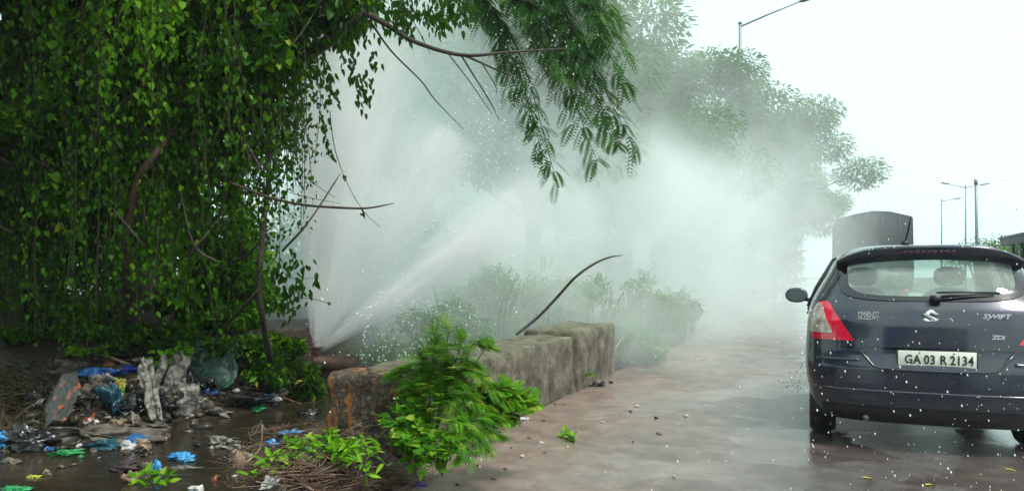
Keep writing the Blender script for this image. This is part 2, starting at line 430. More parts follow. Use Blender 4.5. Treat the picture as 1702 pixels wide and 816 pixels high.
def rough_block(x0, x1, y0, y1, z0, z1, seed, amp=.018, step=.05):
    """closed box with a fine skin pushed about like worn concrete"""
    nx, ny, nz = [max(2, int((b-a)/step)) for a, b in ((x0, x1), (y0, y1), (z0, z1))]
    mb = MB()
    def face(o, u, v, nu, nv, flip):
        a, b = np.meshgrid(np.linspace(0, 1, nu+1), np.linspace(0, 1, nv+1), indexing='ij')
        P = np.array(o, float)+a[..., None]*np.array(u, float)+b[..., None]*np.array(v, float)
        f = grid_faces(nu+1, nv+1); mb.add(P.reshape(-1, 3), f[:, ::-1] if flip else f)
    dx, dy, dz = x1-x0, y1-y0, z1-z0
    face((x0, y0, z0), (dx, 0, 0), (0, 0, dz), nx, nz, False); face((x0, y1, z0), (dx, 0, 0), (0, 0, dz), nx, nz, True)
    face((x0, y0, z0), (0, dy, 0), (0, 0, dz), ny, nz, True); face((x1, y0, z0), (0, dy, 0), (0, 0, dz), ny, nz, False)
    face((x0, y0, z0), (dx, 0, 0), (0, dy, 0), nx, ny, True); face((x0, y0, z1), (dx, 0, 0), (0, dy, 0), nx, ny, False)
    V = np.concatenate(mb.v)
    # round the corners, then rough
    c = np.array([(x0+x1)/2, (y0+y1)/2, (z0+z1)/2]); h = np.array([dx, dy, dz])/2; r = .045
    q = V-c; inner = np.clip(q, -(h-r), h-r); dlt = q-inner; ln = np.linalg.norm(dlt, axis=1, keepdims=True)
    nn = unit(dlt); corner = ln > r
    q = np.where(corner, inner+nn*r, q)
    d = amp*(vnoise(V[:, 0]*3+V[:, 2]*2, V[:, 1]*3-V[:, 2]*3, seed, 1.7, 5)+.6*vnoise(V[:, 0]*9-V[:, 2]*7, V[:, 1]*9+V[:, 2]*8, seed+1, 2.2, 3))
    mb.v = [c+q+nn*d[:, None]]
    return mb
wr = empty('parapet_wall', (WX, WY0, 0), label='long low concrete parapet wall with mossy worn top beside the stream', cat='wall')
def wadd(mb, name, mat):
    o = mb.build(name, mat, wr, smooth=True); o.matrix_parent_inverse = Matrix.Translation((-WX, -WY0, 0)); return o
o = wadd(rough_block(WX-WT, WX, WY0, WY0+.30, -.3, WH, 31, .03, .03), 'end_block', wall_mat('stained_concrete', True, False)); o['label'] = 'broken dark end face with orange lichen stains'
wadd(rough_block(WX-WT+.012, WX-.012, WY0+.302, 8.05, -.3, WH-.008, 33, .016, .045), 'wall_body', wall_mat('weathered_concrete', False, True))
o = wadd(rough_block(WX-WT-.04, WX+.03, 8.053, WY1, -.3, WH+.05, 35, .018, .045), 'end_pier', wall_mat('pale_concrete', False, True)); o['label'] = 'paler raised pier at the far end'
# ------------------------------------------------------------------ the hatchback
NE = 3.2; CR = .45
ZS = np.array([.20, .28, .36, .50, .62, .72, .84, .95, 1.05, 1.12, 1.20, 1.30, 1.40, 1.46, 1.50])
WS = np.array([.76, .81, .84, .87, .877, .877, .87, .862, .845, .82, .775, .71, .655, .60, .53])
YR = np.array([.12, .04, .015, .0, .0, .035, .05, .065, .10, .15, .215, .30, .40, .47, .56])
YF = np.array([3.72, 3.80, 3.84, 3.84, 3.82, 3.76, 3.45, 3.02, 2.86, 2.76, 2.62, 2.42, 2.2, 2.05, 1.85])
def ip(z, A): return np.interp(z, ZS, A)
def rear_y(x, z):
    W = ip(z, WS); t = np.clip(np.abs(x)/W, 0, .9995)
    return ip(z, YR)+CR*(1-(1-t**NE)**(1/NE))
def rear_pt(x, z): return np.stack([x, rear_y(x, z), z+0*x], -1)
def rear_n(x, z):
    e = .004; a = (rear_pt(x+e, z)-rear_pt(x-e, z)); b = rear_pt(x, z+e)-rear_pt(x, z-e)
    n = unit(np.cross(b, a)); return np.where(n[..., 1:2] > 0, -n, n)
def side_n(): pass
M_PAINT = pbr('dark_blue_paint', (.010, .015, .042), .22, metal=.35, coat=1.0, col2=(.035, .036, .044), vscale=5)
m = M_PAINT; nt = m.node_tree; b = [n for n in nt.nodes if n.type == 'BSDF_PRINCIPLED'][0]
# road film and rain drops break up the gloss
nn_ = noise(nt, 6, 6, .7); rr = N(nt, 'ShaderNodeMapRange'); nt.links.new(nn_.outputs[0], rr.inputs[0]); rr.inputs[3].default_value = .12; rr.inputs[4].default_value = .5
nt.links.new(rr.outputs[0], b.inputs['Roughness']); b.inputs['Coat Roughness'].default_value = .08
M_BLK = pbr('black_plastic', (.012, .012, .014), .45, bump=.1, bscale=200)
M_GBLK = pbr('black_gloss_trim', (.006, .006, .010), .12, coat=.6)
M_RUB = pbr('tyre_rubber', (.018, .018, .018), .6, var=.4, vscale=20)
M_RIM = pbr('wheel_cover_silver', (.35, .36, .38), .35, metal=.8)
M_RED = pbr('red_lamp_lens', (.75, .008, .045), .12, coat=1.0, var=.25, vscale=25)
M_CLR = pbr('clear_lamp_lens', (.62, .56, .50), .15, coat=1.0, col2=(.30, .22, .18), vscale=18)
M_CHR = pbr('chrome_badge', (.85, .87, .9), .18, metal=.6)
M_PLATE = pbr('plate_white', (.78, .80, .70), .4, var=.12, vscale=12)
M_INK = pbr('plate_black', (.012, .02, .015), .5)
M_SEAT = pbr('seat_grey_fabric', (.025, .028, .032), .9, var=.3, vscale=10)
def glassmat(name, tint, diff, mixd):
    m, nt, out = newmat(name)
    tr = N(nt, 'ShaderNodeBsdfTransparent'); tr.inputs[0].default_value = (*tint, 1)
    gl = N(nt, 'ShaderNodeBsdfGlossy'); gl.inputs['Roughness'].default_value = .03
    df = N(nt, 'ShaderNodeBsdfTranslucent'); df.inputs[0].default_value = (*diff, 1)
    d2 = N(nt, 'ShaderNodeBsdfDiffuse'); d2.inputs[0].default_value = (*diff, 1)
    m0 = N(nt, 'ShaderNodeMixShader'); nt.links.new(df.outputs[0], m0.inputs[1]); nt.links.new(d2.outputs[0], m0.inputs[2]); m0.inputs[0].default_value = .5
    m1 = N(nt, 'ShaderNodeMixShader'); nt.links.new(tr.outputs[0], m1.inputs[1]); nt.links.new(m0.outputs[0], m1.inputs[2])
    tc = N(nt, 'ShaderNodeTexCoord'); n = noise(nt, 3, 5, .6, tc.outputs['Object'])
    nt.links.new(mathn(nt, 'MULTIPLY', n.outputs[0], mixd*2), m1.inputs[0])
    fr = N(nt, 'ShaderNodeFresnel'); fr.inputs[0].default_value = 1.5
    m2 = N(nt, 'ShaderNodeMixShader'); nt.links.new(fr.outputs[0], m2.inputs[0]); nt.links.new(m1.outputs[0], m2.inputs[1]); nt.links.new(gl.outputs[0], m2.inputs[2])
    nt.links.new(m2.outputs[0], out.inputs[0]); return m
M_RGLASS = glassmat('misted_rear_glass', (.80, .90, .84), (.80, .95, .86), .36)
M_GLASS = glassmat('car_glass', (.75, .85, .82), (.5, .6, .6), .06)
M_SGLASS = glassmat('tinted_side_glass', (.25, .30, .32), (.2, .25, .28), .15)

CARX, CARY = .825, 6.12
car = empty('hatchback_car', (CARX, CARY, 0), label='dark blue hatchback with rain on its back driving away on the flooded road', cat='car')
def outline(z, nr=30, ns=46):
    """closed plan outline at height z: rear curve, right side, front curve, left side"""
    W, y0, y1 = float(ip(z, WS)), float(ip(z, YR)), float(ip(z, YF))
    ch = min(CR, (y1-y0)*.35); cf = min(.7, (y1-y0)*.4)
    th = np.linspace(-PI/2, PI/2, nr*2+1)
    x = W*np.sign(th)*np.abs(np.sin(th))**(2/NE); y = y0+ch*(1-np.clip(np.cos(th), 0, 1)**(2/NE))
    ys_ = np.linspace(y0+ch, y1-cf, ns+2)[1:-1]
    x = np.concatenate([x, np.full(ns, W)]); y = np.concatenate([y, ys_])
    x2 = -W*np.sign(th)*np.abs(np.sin(th))**(2/2.6); y2 = y1-cf*(1-np.clip(np.cos(th), 0, 1)**(2/2.6))
    x = np.concatenate([x, x2, np.full(ns, -W)]); y = np.concatenate([y, y2, ys_[::-1]])
    return np.stack([x, y, np.full(len(x), z)], 1)
zl = np.concatenate([np.linspace(.20, .5, 12), np.linspace(.52, .86, 18), np.linspace(.875, 1.05, 14), np.linspace(1.062, 1.46, 34), [1.48, 1.50]])
rings = [outline(z) for z in zl]; nper = len(rings[0])
top = rings[-1]
for k, (s, z) in enumerate([(.9, 1.513), (.72, 1.524), (.45, 1.530), (.15, 1.532)]):
    r = top.copy(); c = np.array([0, 1.25, 0]); r[:, :2] = (top[:, :2]-c[:2])*s+c[:2]; r[:, 2] = z; rings.append(r)
V = np.stack(rings); F = grid_faces(len(rings), nper, True)
cen = V.reshape(-1, 3)[F].mean(1)
def sup(x, z, cx, cz, a, b_, n=4): return (np.abs((x-cx)/a)**n+np.abs((z-cz)/b_)**n) < 1
rearm = (cen[:, 1] < 1.0)
kill = rearm & (cen[:, 2] < 1.44) & sup(cen[:, 0], cen[:, 2], 0, 1.30, .585, .175)
frontm = cen[:, 1] > 1.9
kill |= frontm & (cen[:, 2] > 1.0) & (cen[:, 2] < 1.43) & (np.abs(cen[:, 0]) < ip(cen[:, 2], WS)-.09)
# wheel arches
WHEELS = [(.70, .315), (3.13, .315)]
sidem = np.abs(np.abs(cen[:, 0])-ip(cen[:, 2], WS)) < .012
for wy, wz in WHEELS:
    kill |= (np.abs(cen[:, 0]) > .70) & ((cen[:, 1]-wy)**2+(cen[:, 2]-wz)**2 < .335**2)
def sw_y(z):  # side window front/rear limits
    return ip(z, YR)+.62, ip(z, YF)-.52
y0_, y1_ = sw_y(cen[:, 2]); bp_ = .93
sidewin = sidem & (cen[:, 2] > 1.03) & (cen[:, 2] < 1.42) & (cen[:, 1] > y0_) & (cen[:, 1] < y1_)
kill |= sidewin
body = mesh_obj('body', V.reshape(-1, 3), [F[~kill], np.array([[(len(rings)-1)*nper+j for j in range(nper)]])], M_PAINT, car, smooth=True)
# floor pan, arch liners, inner lining
mb = MB(); mb.box((0, 1.95, .23), (1.45, 3.4, .05)); mb.box((0, .75, .86), (1.4, .75, .04)); mb.box((0, .42, .62), (1.3, .05, .46)); mb.build('floor_pan', M_BLK, car)
def panel(name, zr, fL, fR, rows, cols, off, mat, parent=car, skirt=.02, thf=None):
    zz = np.linspace(zr[0], zr[1], rows); mb = MB(); A = []
    for z in zz:
        x = np.linspace(fL(z), fR(z), cols); zz_ = np.full(cols, z)
        p = rear_pt(x, zz_)+rear_n(x, zz_)*off; A.append(p)
    A = np.stack(A); mb.add(A.reshape(-1, 3), grid_faces(rows, cols))
    # skirt back into the body
    loop = [A[0, j] for j in range(cols)]+[A[i, -1] for i in range(1, rows)]+[A[-1, j] for j in range(cols-2, -1, -1)]+[A[i, 0] for i in range(rows-2, 0, -1)]
    L = np.array(loop); L2 = L+np.array([0, skirt+off, 0]); n = len(L)
    v = np.concatenate([L, L2]); i = np.arange(n); mb.add(v, np.stack([i, (i+1) % n, (i+1) % n+n, i+n], 1))
    return mb.build(name, mat, parent, smooth=False)
def fn(pts):
    z = [p[1] for p in pts]; x = [p[0] for p in pts]; return lambda q: float(np.interp(q, z, x))
def sup_ring(nm, cx, cz, a1, b1, a2, b2, off, mat, parent=car, n1=4.2, n2=4.2, off2=None):
    t = np.linspace(0, 2*PI, 97)[:-1]
    def o(a, b_, n): c, s = np.cos(t), np.sin(t); return cx+a*np.sign(c)*np.abs(c)**(2/n), cz+b_*np.sign(s)*np.abs(s)**(2/n)
    R = []
    for k in np.linspace(0, 1, 6):
        xa, za = o(a1+(a2-a1)*k, b1+(b2-b1)*k, n1+(n2-n1)*k); R.append(rear_pt(xa, za)+rear_n(xa, za)*off)
    return mesh_obj(nm, np.stack(R).reshape(-1, 3), grid_faces(6, 96, True), mat, parent, smooth=True)
def sup_disc(nm, cx, cz, a, b_, off, mat, parent=car, n=4.2):
    t = np.linspace(0, 2*PI, 97)[:-1]; c, s = np.cos(t), np.sin(t); R = []
    for k in (1, .9, .8, .65, .5, .35, .2, .02):
        x = cx+a*k*np.sign(c)*np.abs(c)**(2/n); z = cz+b_*k*np.sign(s)*np.abs(s)**(2/n); R.append(rear_pt(x, z)+rear_n(x, z)*off)
    return mesh_obj(nm, np.stack(R).reshape(-1, 3), grid_faces(8, 96, True), mat, parent, smooth=True)
rg = sup_disc('rear_window', 0, 1.30, .56, .158, .004, M_RGLASS)
sup_ring('window_seal', 0, 1.30, .56, .150, .635, .185, .007, M_GBLK, rg)
# tailgate: a slightly proud panel between the lamps with a shut line round it
tgL = fn([(-.50, .775), (-.535, .81), (-.70, 1.085), (-.72, 1.12)]); tgR = lambda z: -tgL(z)
tg = panel('tailgate', (.775, 1.11), tgL, tgR, 16, 44, .006, M_PAINT)
panel('shut_line', (.760, .7745), lambda z: -.66, lambda z: .66, 3, 44, .002, M_GBLK, tg)
# plate recess: trapezoid, sunk look by a raised lip round it
rcL = fn([(-.36, .625), (-.40, .64), (-.49, .755)]); rc = panel('plate_recess', (.63, .756), rcL, lambda z: -rcL(z), 10, 30, -.0, M_PAINT, tg, .0)
lip = MB()
lpts = [(-.505, .758), (-.45, .695), (-.405, .64), (-.36, .622), (-.2, .616), (0, .614), (.2, .616), (.36, .622), (.405, .64), (.45, .695), (.505, .758)]
lx = np.array([p[0] for p in lpts]); lz = np.array([p[1] for p in lpts])
lip.tube(rear_pt(lx, lz)+rear_n(lx, lz)*.004, .009, 8); lip.build('recess_lip', M_PAINT, tg, smooth=True)
# bumper crease lines and lower skirt
bm = panel('rear_bumper', (.34, .60), lambda z: -.80, lambda z: .80, 14, 60, .012, M_PAINT)
cr_ = MB(); xx = np.linspace(-.80, .80, 60)
cr_.tube(rear_pt(xx, .452+0*xx)+rear_n(xx, .452+0*xx)*.010, .011, 8); 
for s in (-1, 1):
    xx = np.linspace(s*.50, s*.79, 20); cr_.tube(rear_pt(xx, .675-.02*(xx*s-.5)+0*xx)+rear_n(xx, .675+0*xx)*.002, .012, 8)
cr_.build('crease', M_PAINT, bm, smooth=True)
panel('lower_skirt', (.22, .335), lambda z: -.74, lambda z: .74, 6, 50, .008, M_BLK, bm)
for s in (-1, 1):
    pass
# lamps
for s in (-1, 1):
    zr = (.815, 1.10)
    out_ = fn([(.81, .815), (.815, .85), (.81, .95), (.79, 1.04), (.755, 1.10)])   # outer edge
    inn = fn([(.52, .815), (.54, .835), (.63, .98), (.70, 1.10)])
    mid = fn([(.665, .85), (.72, .98), (.75, 1.10)])
    lo_, hi_ = (lambda z: s*out_(z)), (lambda z: s*inn(z))
    a = panel('rear_lamp', zr, lo_, hi_, 16, 22, .014, M_RED); 
    a['label'] = 'red and white lamp cluster'
    panel('white_lens', (.865, 1.085), (lambda z: s*(out_(z)+.01)), (lambda z: s*mid(z)), 12, 10, .019, M_CLR, a, .01)
# spoiler
sp = MB(); xs_ = np.linspace(-.64, .64, 41); sec = []
for x in xs_:
    k = abs(x)/.64
    zt = 1.508-.10*k**4.0; zb = 1.405-.065*k**2.2; yb = .30+.12*k**2.5
    if zb > zt-.01: zb = zt-.01
    sec.append([[x, yb+.33, zt+.006], [x, yb+.15, zt+.006], [x, yb+.02, zt-.004], [x, yb, zt-.02], [x, yb+.045, (zt+zb)/2], [x, yb+.085, zb+.004], [x, yb+.10, zb], [x, yb+.17, zb+.012]])
sec = np.array(sec); sp.add(sec.reshape(-1, 3), grid_faces(41, 8)); spo = sp.build('spoiler', M_PAINT, car, smooth=True)
M_BRK = pbr('brake_lamp_lens', (.085, .008, .05), .15, coat=1)
k_ = MB(); 
for i in range(9): k_.box((-.16+.04*i, .334, 1.462), (.034, .012, .026))
k_.build('brake_lamp', M_BRK, spo)
# wiper
wp = MB(); 
wp.tube([(.02, rear_y(np.array(.02), 1.145)-.03, 1.145), (.12, .14, 1.165), (.40, .185, 1.172)], [.014, .010, .006], 6)
wp.box((.02, .125, 1.14), (.07, .05, .045)); wipe = wp.build('wiper', M_BLK, car)
wp = MB(); wp.tube([(-.0+.03, .150, 1.182), (.2, .168, 1.187), (.44, .21, 1.182)], .007, 5); wp.build('blade', M_BLK, wipe)
# antenna
an = MB(); an.tube([(-.13, .60, 1.515), (-.13, .60, 1.55)], [.035, .022], 10); ant = an.build('antenna', M_BLK, car)
an = MB(); an.tube([(-.13, .60, 1.54), (-.115, .55, 1.62), (-.10, .50, 1.71)], [.006, .008, .006], 6); an.build('mast', M_BLK, ant)
# text helper
def text_mesh(txt, size, loc, mat, parent, name='lettering', ext=.002, sx=1.0, shear=0.0, align='CENTER', bold=0.0, rot=None, spacing=1.0):
    cu = bpy.data.curves.new('t', 'FONT'); cu.body = txt; cu.size = size; cu.extrude = ext; cu.align_x = align; cu.align_y = 'CENTER'
    cu.offset = bold; cu.shear = shear; cu.space_character = spacing; cu.resolution_u = 3
    o = bpy.data.objects.new('t', cu); COL.objects.link(o); bpy.context.view_layer.update()
    me = bpy.data.meshes.new_from_object(o.evaluated_get(bpy.context.evaluated_depsgraph_get()))
    bpy.data.objects.remove(o); me.name = name; me.materials.clear(); me.materials.append(mat)
    R = Matrix.Rotation(PI/2, 4, 'X') if rot is None else rot
    me.transform(Matrix.Translation(loc) @ R @ Matrix.Diagonal((sx, 1, 1, 1)))
    q = bpy.data.objects.new(name, me); COL.objects.link(q); q.parent = parent; return q
pl = MB(); pl.box((.012, .016, .700), (.50, .008, .120)); plate = bevel(pl.build('number_plate', M_PLATE, car), .004)
for t_, x_ in (('GA', -.155), ('03', -.045), ('R', .042), ('2134', .158)):
    text_mesh(t_, .092, (x_+.012, .010, .694), M_INK, plate, sx=.80 if len(t_) != 4 else .78, bold=.0016, spacing=1.05)
for x_ in (-.11, .11):
    q = MB(); q.tube([(x_+.012, .013, .747), (x_+.012, .007, .747)], .005, 8); q.build('screw', M_BLK, plate)
fr_ = MB()
for (cx_, cz_, dx_, dz_) in ((.012, .764, .512, .006), (.012, .636, .512, .006), (-.243, .700, .006, .134), (.267, .700, .006, .134)): fr_.box((cx_, .018, cz_), (dx_, .010, dz_))
fr_.build('plate_frame', M_BLK, plate)
yb_ = lambda x, z: float(rear_y(np.array(x), np.array(z)))-.009
# badges
lean = Matrix.Rotation(PI/2+.0, 4, 'X') @ Matrix.Identity(4)
bd = text_mesh('MARUTI', .040, (-.43, yb_(-.44, 1.02)-.004, 1.022), M_CHR, car, 'badge', sx=1.0, bold=.0012); 
text_mesh('SUZUKI', .040, (-.43, yb_(-.44, 1.0)-.006, .990), M_CHR, bd, 'lettering', sx=1.05, bold=.0012)
bd = text_mesh('SWIFT', .044, (.395, yb_(.39, 1.01)-.006, 1.015), M_CHR, car, 'badge', sx=1.35, shear=.25, bold=.0016)
text_mesh('ZDi', .040, (.40, yb_(.40, .86)-.006, .868), M_CHR, car, 'badge', sx=1.2, shear=.15, bold=.0014)
# emblem: a sharp folded S
em = MB(); e = .055; ye = yb_(0, 1.0)-.006
S_ = [(-1, .30), (0, 1.0), (1, .42), (.62, .14), (.05, .50), (-.25, .30), (1, -.30), (0, -1.0), (-1, -.42), (-.62, -.14), (-.05, -.50), (.25, -.30)]
v = [[x*e-.02, ye, 1.005+z*e] for x, z in S_]+[[x*e-.02, ye+.008, 1.005+z*e] for x, z in S_]
n_ = 12
quads = [[0, 1, 4, 5], [1, 2, 3, 4], [0, 5, 6, 11], [6, 7, 10, 11], [7, 8, 9, 10]]
f4 = [q[::-1] for q in quads]+[[i, (i+1) % n_, (i+1) % n_+n_, i+n_] for i in range(n_)]
em.add(v, np.array(f4)); em.build('emblem', M_CHR, car)
# side windows, mirrors, handles, doors lines
for s in (-1, 1):
    zz = np.linspace(1.03, 1.425, 12); A = []
    for z in zz:
        a_, b2 = sw_y(z); yy = np.linspace(a_-.03, b2+.05, 24); A.append(np.stack([np.full(24, s*(ip(z, WS)-.004)), yy, np.full(24, z)], 1))
    sw_ = mesh_obj('side_window', np.stack(A).reshape(-1, 3), grid_faces(12, 24), M_SGLASS, car, smooth=True)
    p_ = MB()
    for yk in (.22, .56):
        pts = []
        for z in (1.03, 1.2, 1.425):
            a_, b2 = sw_y(z); pts.append((s*(ip(z, WS)+.000), a_+(b2-a_)*yk, z))
        p_.tube(pts, .028, 4)
    for z_ in (1.025, 1.43):
        a_, b2 = sw_y(z_); p_.tube([(s*(ip(z_, WS)+.002), a_-.04, z_), (s*(ip(z_, WS)+.002), b2+.06, z_)], .012, 6)
    p_.build('window_frame', M_BLK, sw_)
    mi = MB(); mc = np.array([s*.985, 2.62, 1.10])
    u_, v_ = np.meshgrid(np.linspace(0, PI, 13), np.linspace(0, 2*PI, 21)[:-1], indexing='ij')
    ex = .118*np.sign(np.cos(v_))*np.abs(np.cos(v_))**.8*np.sin(u_); ez = .084*np.sin(v_)*np.sin(u_); ey = .07*np.cos(u_)
    mi.add((np.stack([ex, np.maximum(ey, -.035), ez], -1)+mc).reshape(-1, 3), grid_faces(13, 20, True))
    mi.tube([(s*.80, 2.66, 1.04), (s*.90, 2.64, 1.055)], [.03, .022], 8)
    mo = mi.build('side_mirror', M_PAINT, car, smooth=True)
    mg = MB(); t = np.linspace(0, 2*PI, 21)[:-1]
    ring = np.stack([.10*np.cos(t), np.full(20, -.037), .068*np.sin(t)], 1)+mc; mg.add(ring, np.array([list(range(20))])); mg.build('mirror_glass', pbr('mirror_silver', (.25, .3, .33), .05, metal=1.0), mo)
    for yk in (1.15, 2.0):
        h_ = MB(); h_.tube([(s*.835, yk, .97), (s*.862, yk+.02, .972), (s*.862, yk+.16, .975), (s*.835, yk+.18, .975)], .011, 6); h_.build('door_handle', M_PAINT, car, smooth=True)
# windscreen
A = []
for z in np.linspace(.98, 1.44, 12):
    W = ip(z, WS)-.08; x = np.linspace(-W, W, 20); cf = .7; t = np.clip(np.abs(x)/ip(z, WS), 0, .999); th = np.arcsin(t**1.3)
    A.append(np.stack([x, ip(z, YF)-cf*(1-np.cos(th)**(2/2.6))+.006, np.full(20, z)], 1))
mesh_obj('windscreen', np.stack(A).reshape(-1, 3), grid_faces(12, 20), M_GLASS, car, smooth=True)
# seats
def cushion(mb, c, d, p=3.2):
    u_, v_ = np.meshgrid(np.linspace(-PI/2, PI/2, 14), np.linspace(0, 2*PI, 25)[:-1], indexing='ij')
    f = lambda q: np.sign(q)*np.abs(q)**(2/p)
    P = np.stack([f(np.cos(u_))*f(np.cos(v_))*d[0]/2, f(np.cos(u_))*f(np.sin(v_))*d[1]/2, f(np.sin(u_))*d[2]/2], -1)+np.array(c)
    mb.add(P.reshape(-1, 3), grid_faces(14, 24, True))
for sx_ in (-.37, .37):
    q = MB(); cushion(q, (sx_, 1.92, .86), (.50, .14, .68)); cushion(q, (sx_, 2.15, .52), (.50, .5, .16)); st = q.build('front_seat', M_SEAT, car, smooth=True)
    q = MB(); cushion(q, (sx_, 1.86, 1.29), (.27, .11, .17), 2.6); q.build('headrest', M_BLK, st, smooth=True)
q = MB(); cushion(q, (0, 1.02, .82), (1.30, .16, .50)); cushion(q, (0, 1.3, .50), (1.3, .5, .16)); st = q.build('rear_seat', M_SEAT, car, smooth=True)
for sx_ in (-.40, .40):
    q = MB(); cushion(q, (sx_, 1.0, 1.12), (.24, .10, .12), 2.6); q.build('headrest', M_BLK, st, smooth=True)
q = MB(); q.box((0, 2.62, .90), (1.3, .4, .14)); q.build('dashboard', M_BLK, car)
q = MB(); cushion(q, (-.02, 2.05, 1.36), (.24, .03, .07)); q.build('inside_mirror', M_BLK, car, smooth=True)
q = MB(); q.tube([(.37+.19*math.cos(a), 2.42+.05*math.sin(a), .99+.17*math.sin(a)) for a in np.linspace(0, 2*PI, 25)], .013, 6, False); q.build('steering_wheel', M_BLK, car)
# wheels
for wy, wz in WHEELS:
    for s in (-1, 1):
        t = MB(); prof = [(.10, .20), (.10, .285), (.075, .31), (.0, .315), (-.075, .31), (-.10, .285), (-.10, .20)]
        a = np.linspace(0, 2*PI, 41)[:-1]
        P = np.stack([np.stack([np.full(40, s*.745+px_), wy+r_*np.cos(a), wz+r_*np.sin(a)], 1) for px_, r_ in prof])
        t.add(P.reshape(-1, 3), grid_faces(7, 40, True)); wh = empty('wheel'); wh.parent = car; ty = t.build('tyre', M_RUB, wh, smooth=True)
        r_ = MB(); cen_ = (s*.79, wy, wz)
        r_.tube([(s*.70, wy, wz), (s*.80, wy, wz)], [.20, .205], 30)
        for k in range(7):
            an_ = 2*PI*k/7; c_, s_ = math.cos(an_), math.sin(an_)
            r_.box((s*.812, wy+.11*c_, wz+.11*s_), (.02, .16, .035), [[1, 0, 0], [0, c_, -s_], [0, s_, c_]])
        r_.build('rim', M_RIM, wh)
    if 1:
      for s in (-1, 1):
        l_ = MB(); a = np.linspace(-.1*PI, 1.1*PI, 24)
        P = np.stack([np.stack([np.full(24, s*x_), wy+.345*np.cos(a), wz+.345*np.sin(a)], 1) for x_ in (.50, .835)]); l_.add(P.reshape(-1, 3), grid_faces(2, 24))
        l_.build('arch_liner', M_BLK, car)
ex_ = MB(); ex_.tube([(-.45, .25, .24), (-.45, .06, .235)], .024, 12); ex_.build('exhaust', pbr('exhaust_steel', (.2, .19, .18), .4, metal=.9), car)

for o in [c for c in bpy.data.objects if c.type == 'MESH' and (c.parent is car or (c.parent and c.parent.parent is car))]:
    n_ = len(o.data.vertices); co = np.empty(n_*3, np.float32); o.data.vertices.foreach_get('co', co); co = co.reshape(-1, 3)
    co[:, 2] += np.clip(co[:, 2]-1.18, 0, 1)*.11; o.data.vertices.foreach_set('co', co.ravel()); o.data.update()
# ------------------------------------------------------------------ plants
G_DARK = [(0, (.004, .016, .002)), (.45, (.010, .042, .003)), (.75, (.032, .115, .005)), (.95, (.11, .27, .010)), (1, (.28, .26, .02))]
G_MID = [(0, (.010, .045, .003)), (.45, (.040, .14, .006)), (.8, (.10, .28, .010)), (1, (.22, .42, .015))]
G_LIME = [(0, (.08, .24, .008)), (.5, (.17, .42, .014)), (1, (.34, .58, .03))]  # pale young leaves with the light on them put into the colour
G_WEED = [(0, (.05, .17, .005)), (.5, (.12, .32, .008)), (.9, (.22, .46, .02)), (1, (.35, .36, .06))]
G_FERN = [(0, (.025, .11, .006)), (.5, (.07, .24, .010)), (.92, (.18, .38, .02)), (1, (.32, .30, .06))]
G_FAR = [(0, (.012, .05, .012)), (.5, (.028, .10, .02)), (1, (.07, .18, .03))]
M_VINE, M_VMID, M_LIME = leafmat('vine_leaf', G_DARK, .42, .42), leafmat('creeper_leaf', G_MID, .48, .42), leafmat('lit_young_leaf', G_LIME, .55, .45)
M_WEED, M_FERN, M_FARL = leafmat('weed_leaf', G_WEED, .42, .4), leafmat('feathery_leaf', G_FERN, .4, .45), leafmat('tree_leaf', G_FAR, .3, .5)
G_BUSH = [(0, (.03, .11, .02)), (.5, (.07, .20, .03)), (1, (.18, .34, .06))]
M_BUSH = leafmat('bush_leaf', G_BUSH, .4, .45)
M_BARK = pbr('wet_bark', (.055, .036, .024), .6, var=.6, vscale=9, bump=.8, bscale=35)
M_BARKR = pbr('red_brown_bark', (.10, .05, .028), .6, var=.5, vscale=9, bump=.8, bscale=35)
M_STEM = pbr('green_stem', (.07, .12, .03), .6, var=.4, vscale=20)
M_STEMB = pbr('brown_stem', (.05, .03, .018), .7, var=.4, vscale=20)
F3, R3 = np.array(FWD), np.array(RIGHT)
def A3(px, py, D): return np.array(at(px, py, D))
def U3(u, D, z): return np.array(uw(u, D, z))

def strands(mb, st, u0, u1, D0, D1, zt, zb, n, L=(.07, .11), gap=.034, sway=.10, T=T_HEART, face=.9, rlo=0, rhi=1):
    """hanging strands of a climber with leaves all down them"""
    for i in range(int(n*.8)):
        u, D = rng.uniform(u0, u1), rng.uniform(D0, D1)
        z1, z0 = rng.uniform(*zt), rng.uniform(*zb)
        m_ = max(4, int((z1-z0)/gap)); t = np.linspace(0, 1, m_)
        ph, ph2, am = rng.uniform(0, 6.28), rng.uniform(0, 6.28), sway*rng.uniform(.4, 1.3)
        uu = u+am*np.sin(t*rng.uniform(2, 5)+ph)*t**.5+rng.normal(0, .12)*t; dd = D+am*np.sin(t*4+ph2)*.8
        zz = z1+(z0-z1)*t
        P = np.array([0, 0, 0])+np.outer(uu, R3)+np.outer(dd, F3); P[:, 2] = zz
        if st is not None: st.tube(P[::3] if m_ > 8 else P, .004, 3, False)
        k = np.repeat(np.arange(m_), 2); dens = .5+.5*np.sin(np.arange(m_)*gap*rng.uniform(3, 7)+ph)
        k = k[rng.random(len(k)) < .35+.75*dens[k]]; Q = P[k]+rng.normal(0, .05, (len(k), 3))
        side = unit(rvec(len(k))*np.array([1, 1, .2])); dr = side*.55+np.array([0, 0, -1.0])
        nr = -F3*face+rvec(len(k))*.75+np.array([0, 0, .35])
        l = rng.uniform(L[0]*.45, L[1]*.92, len(k))*(1-.35*t[k])
        leaves(mb, Q, dr, nr, l, l*rng.uniform(.55, .85, len(k)), T_OVATE if i % 3 == 0 else T, np.clip(rng.beta(1.6, 2.2, len(k))*(rhi-rlo)+rlo, 0, 1))
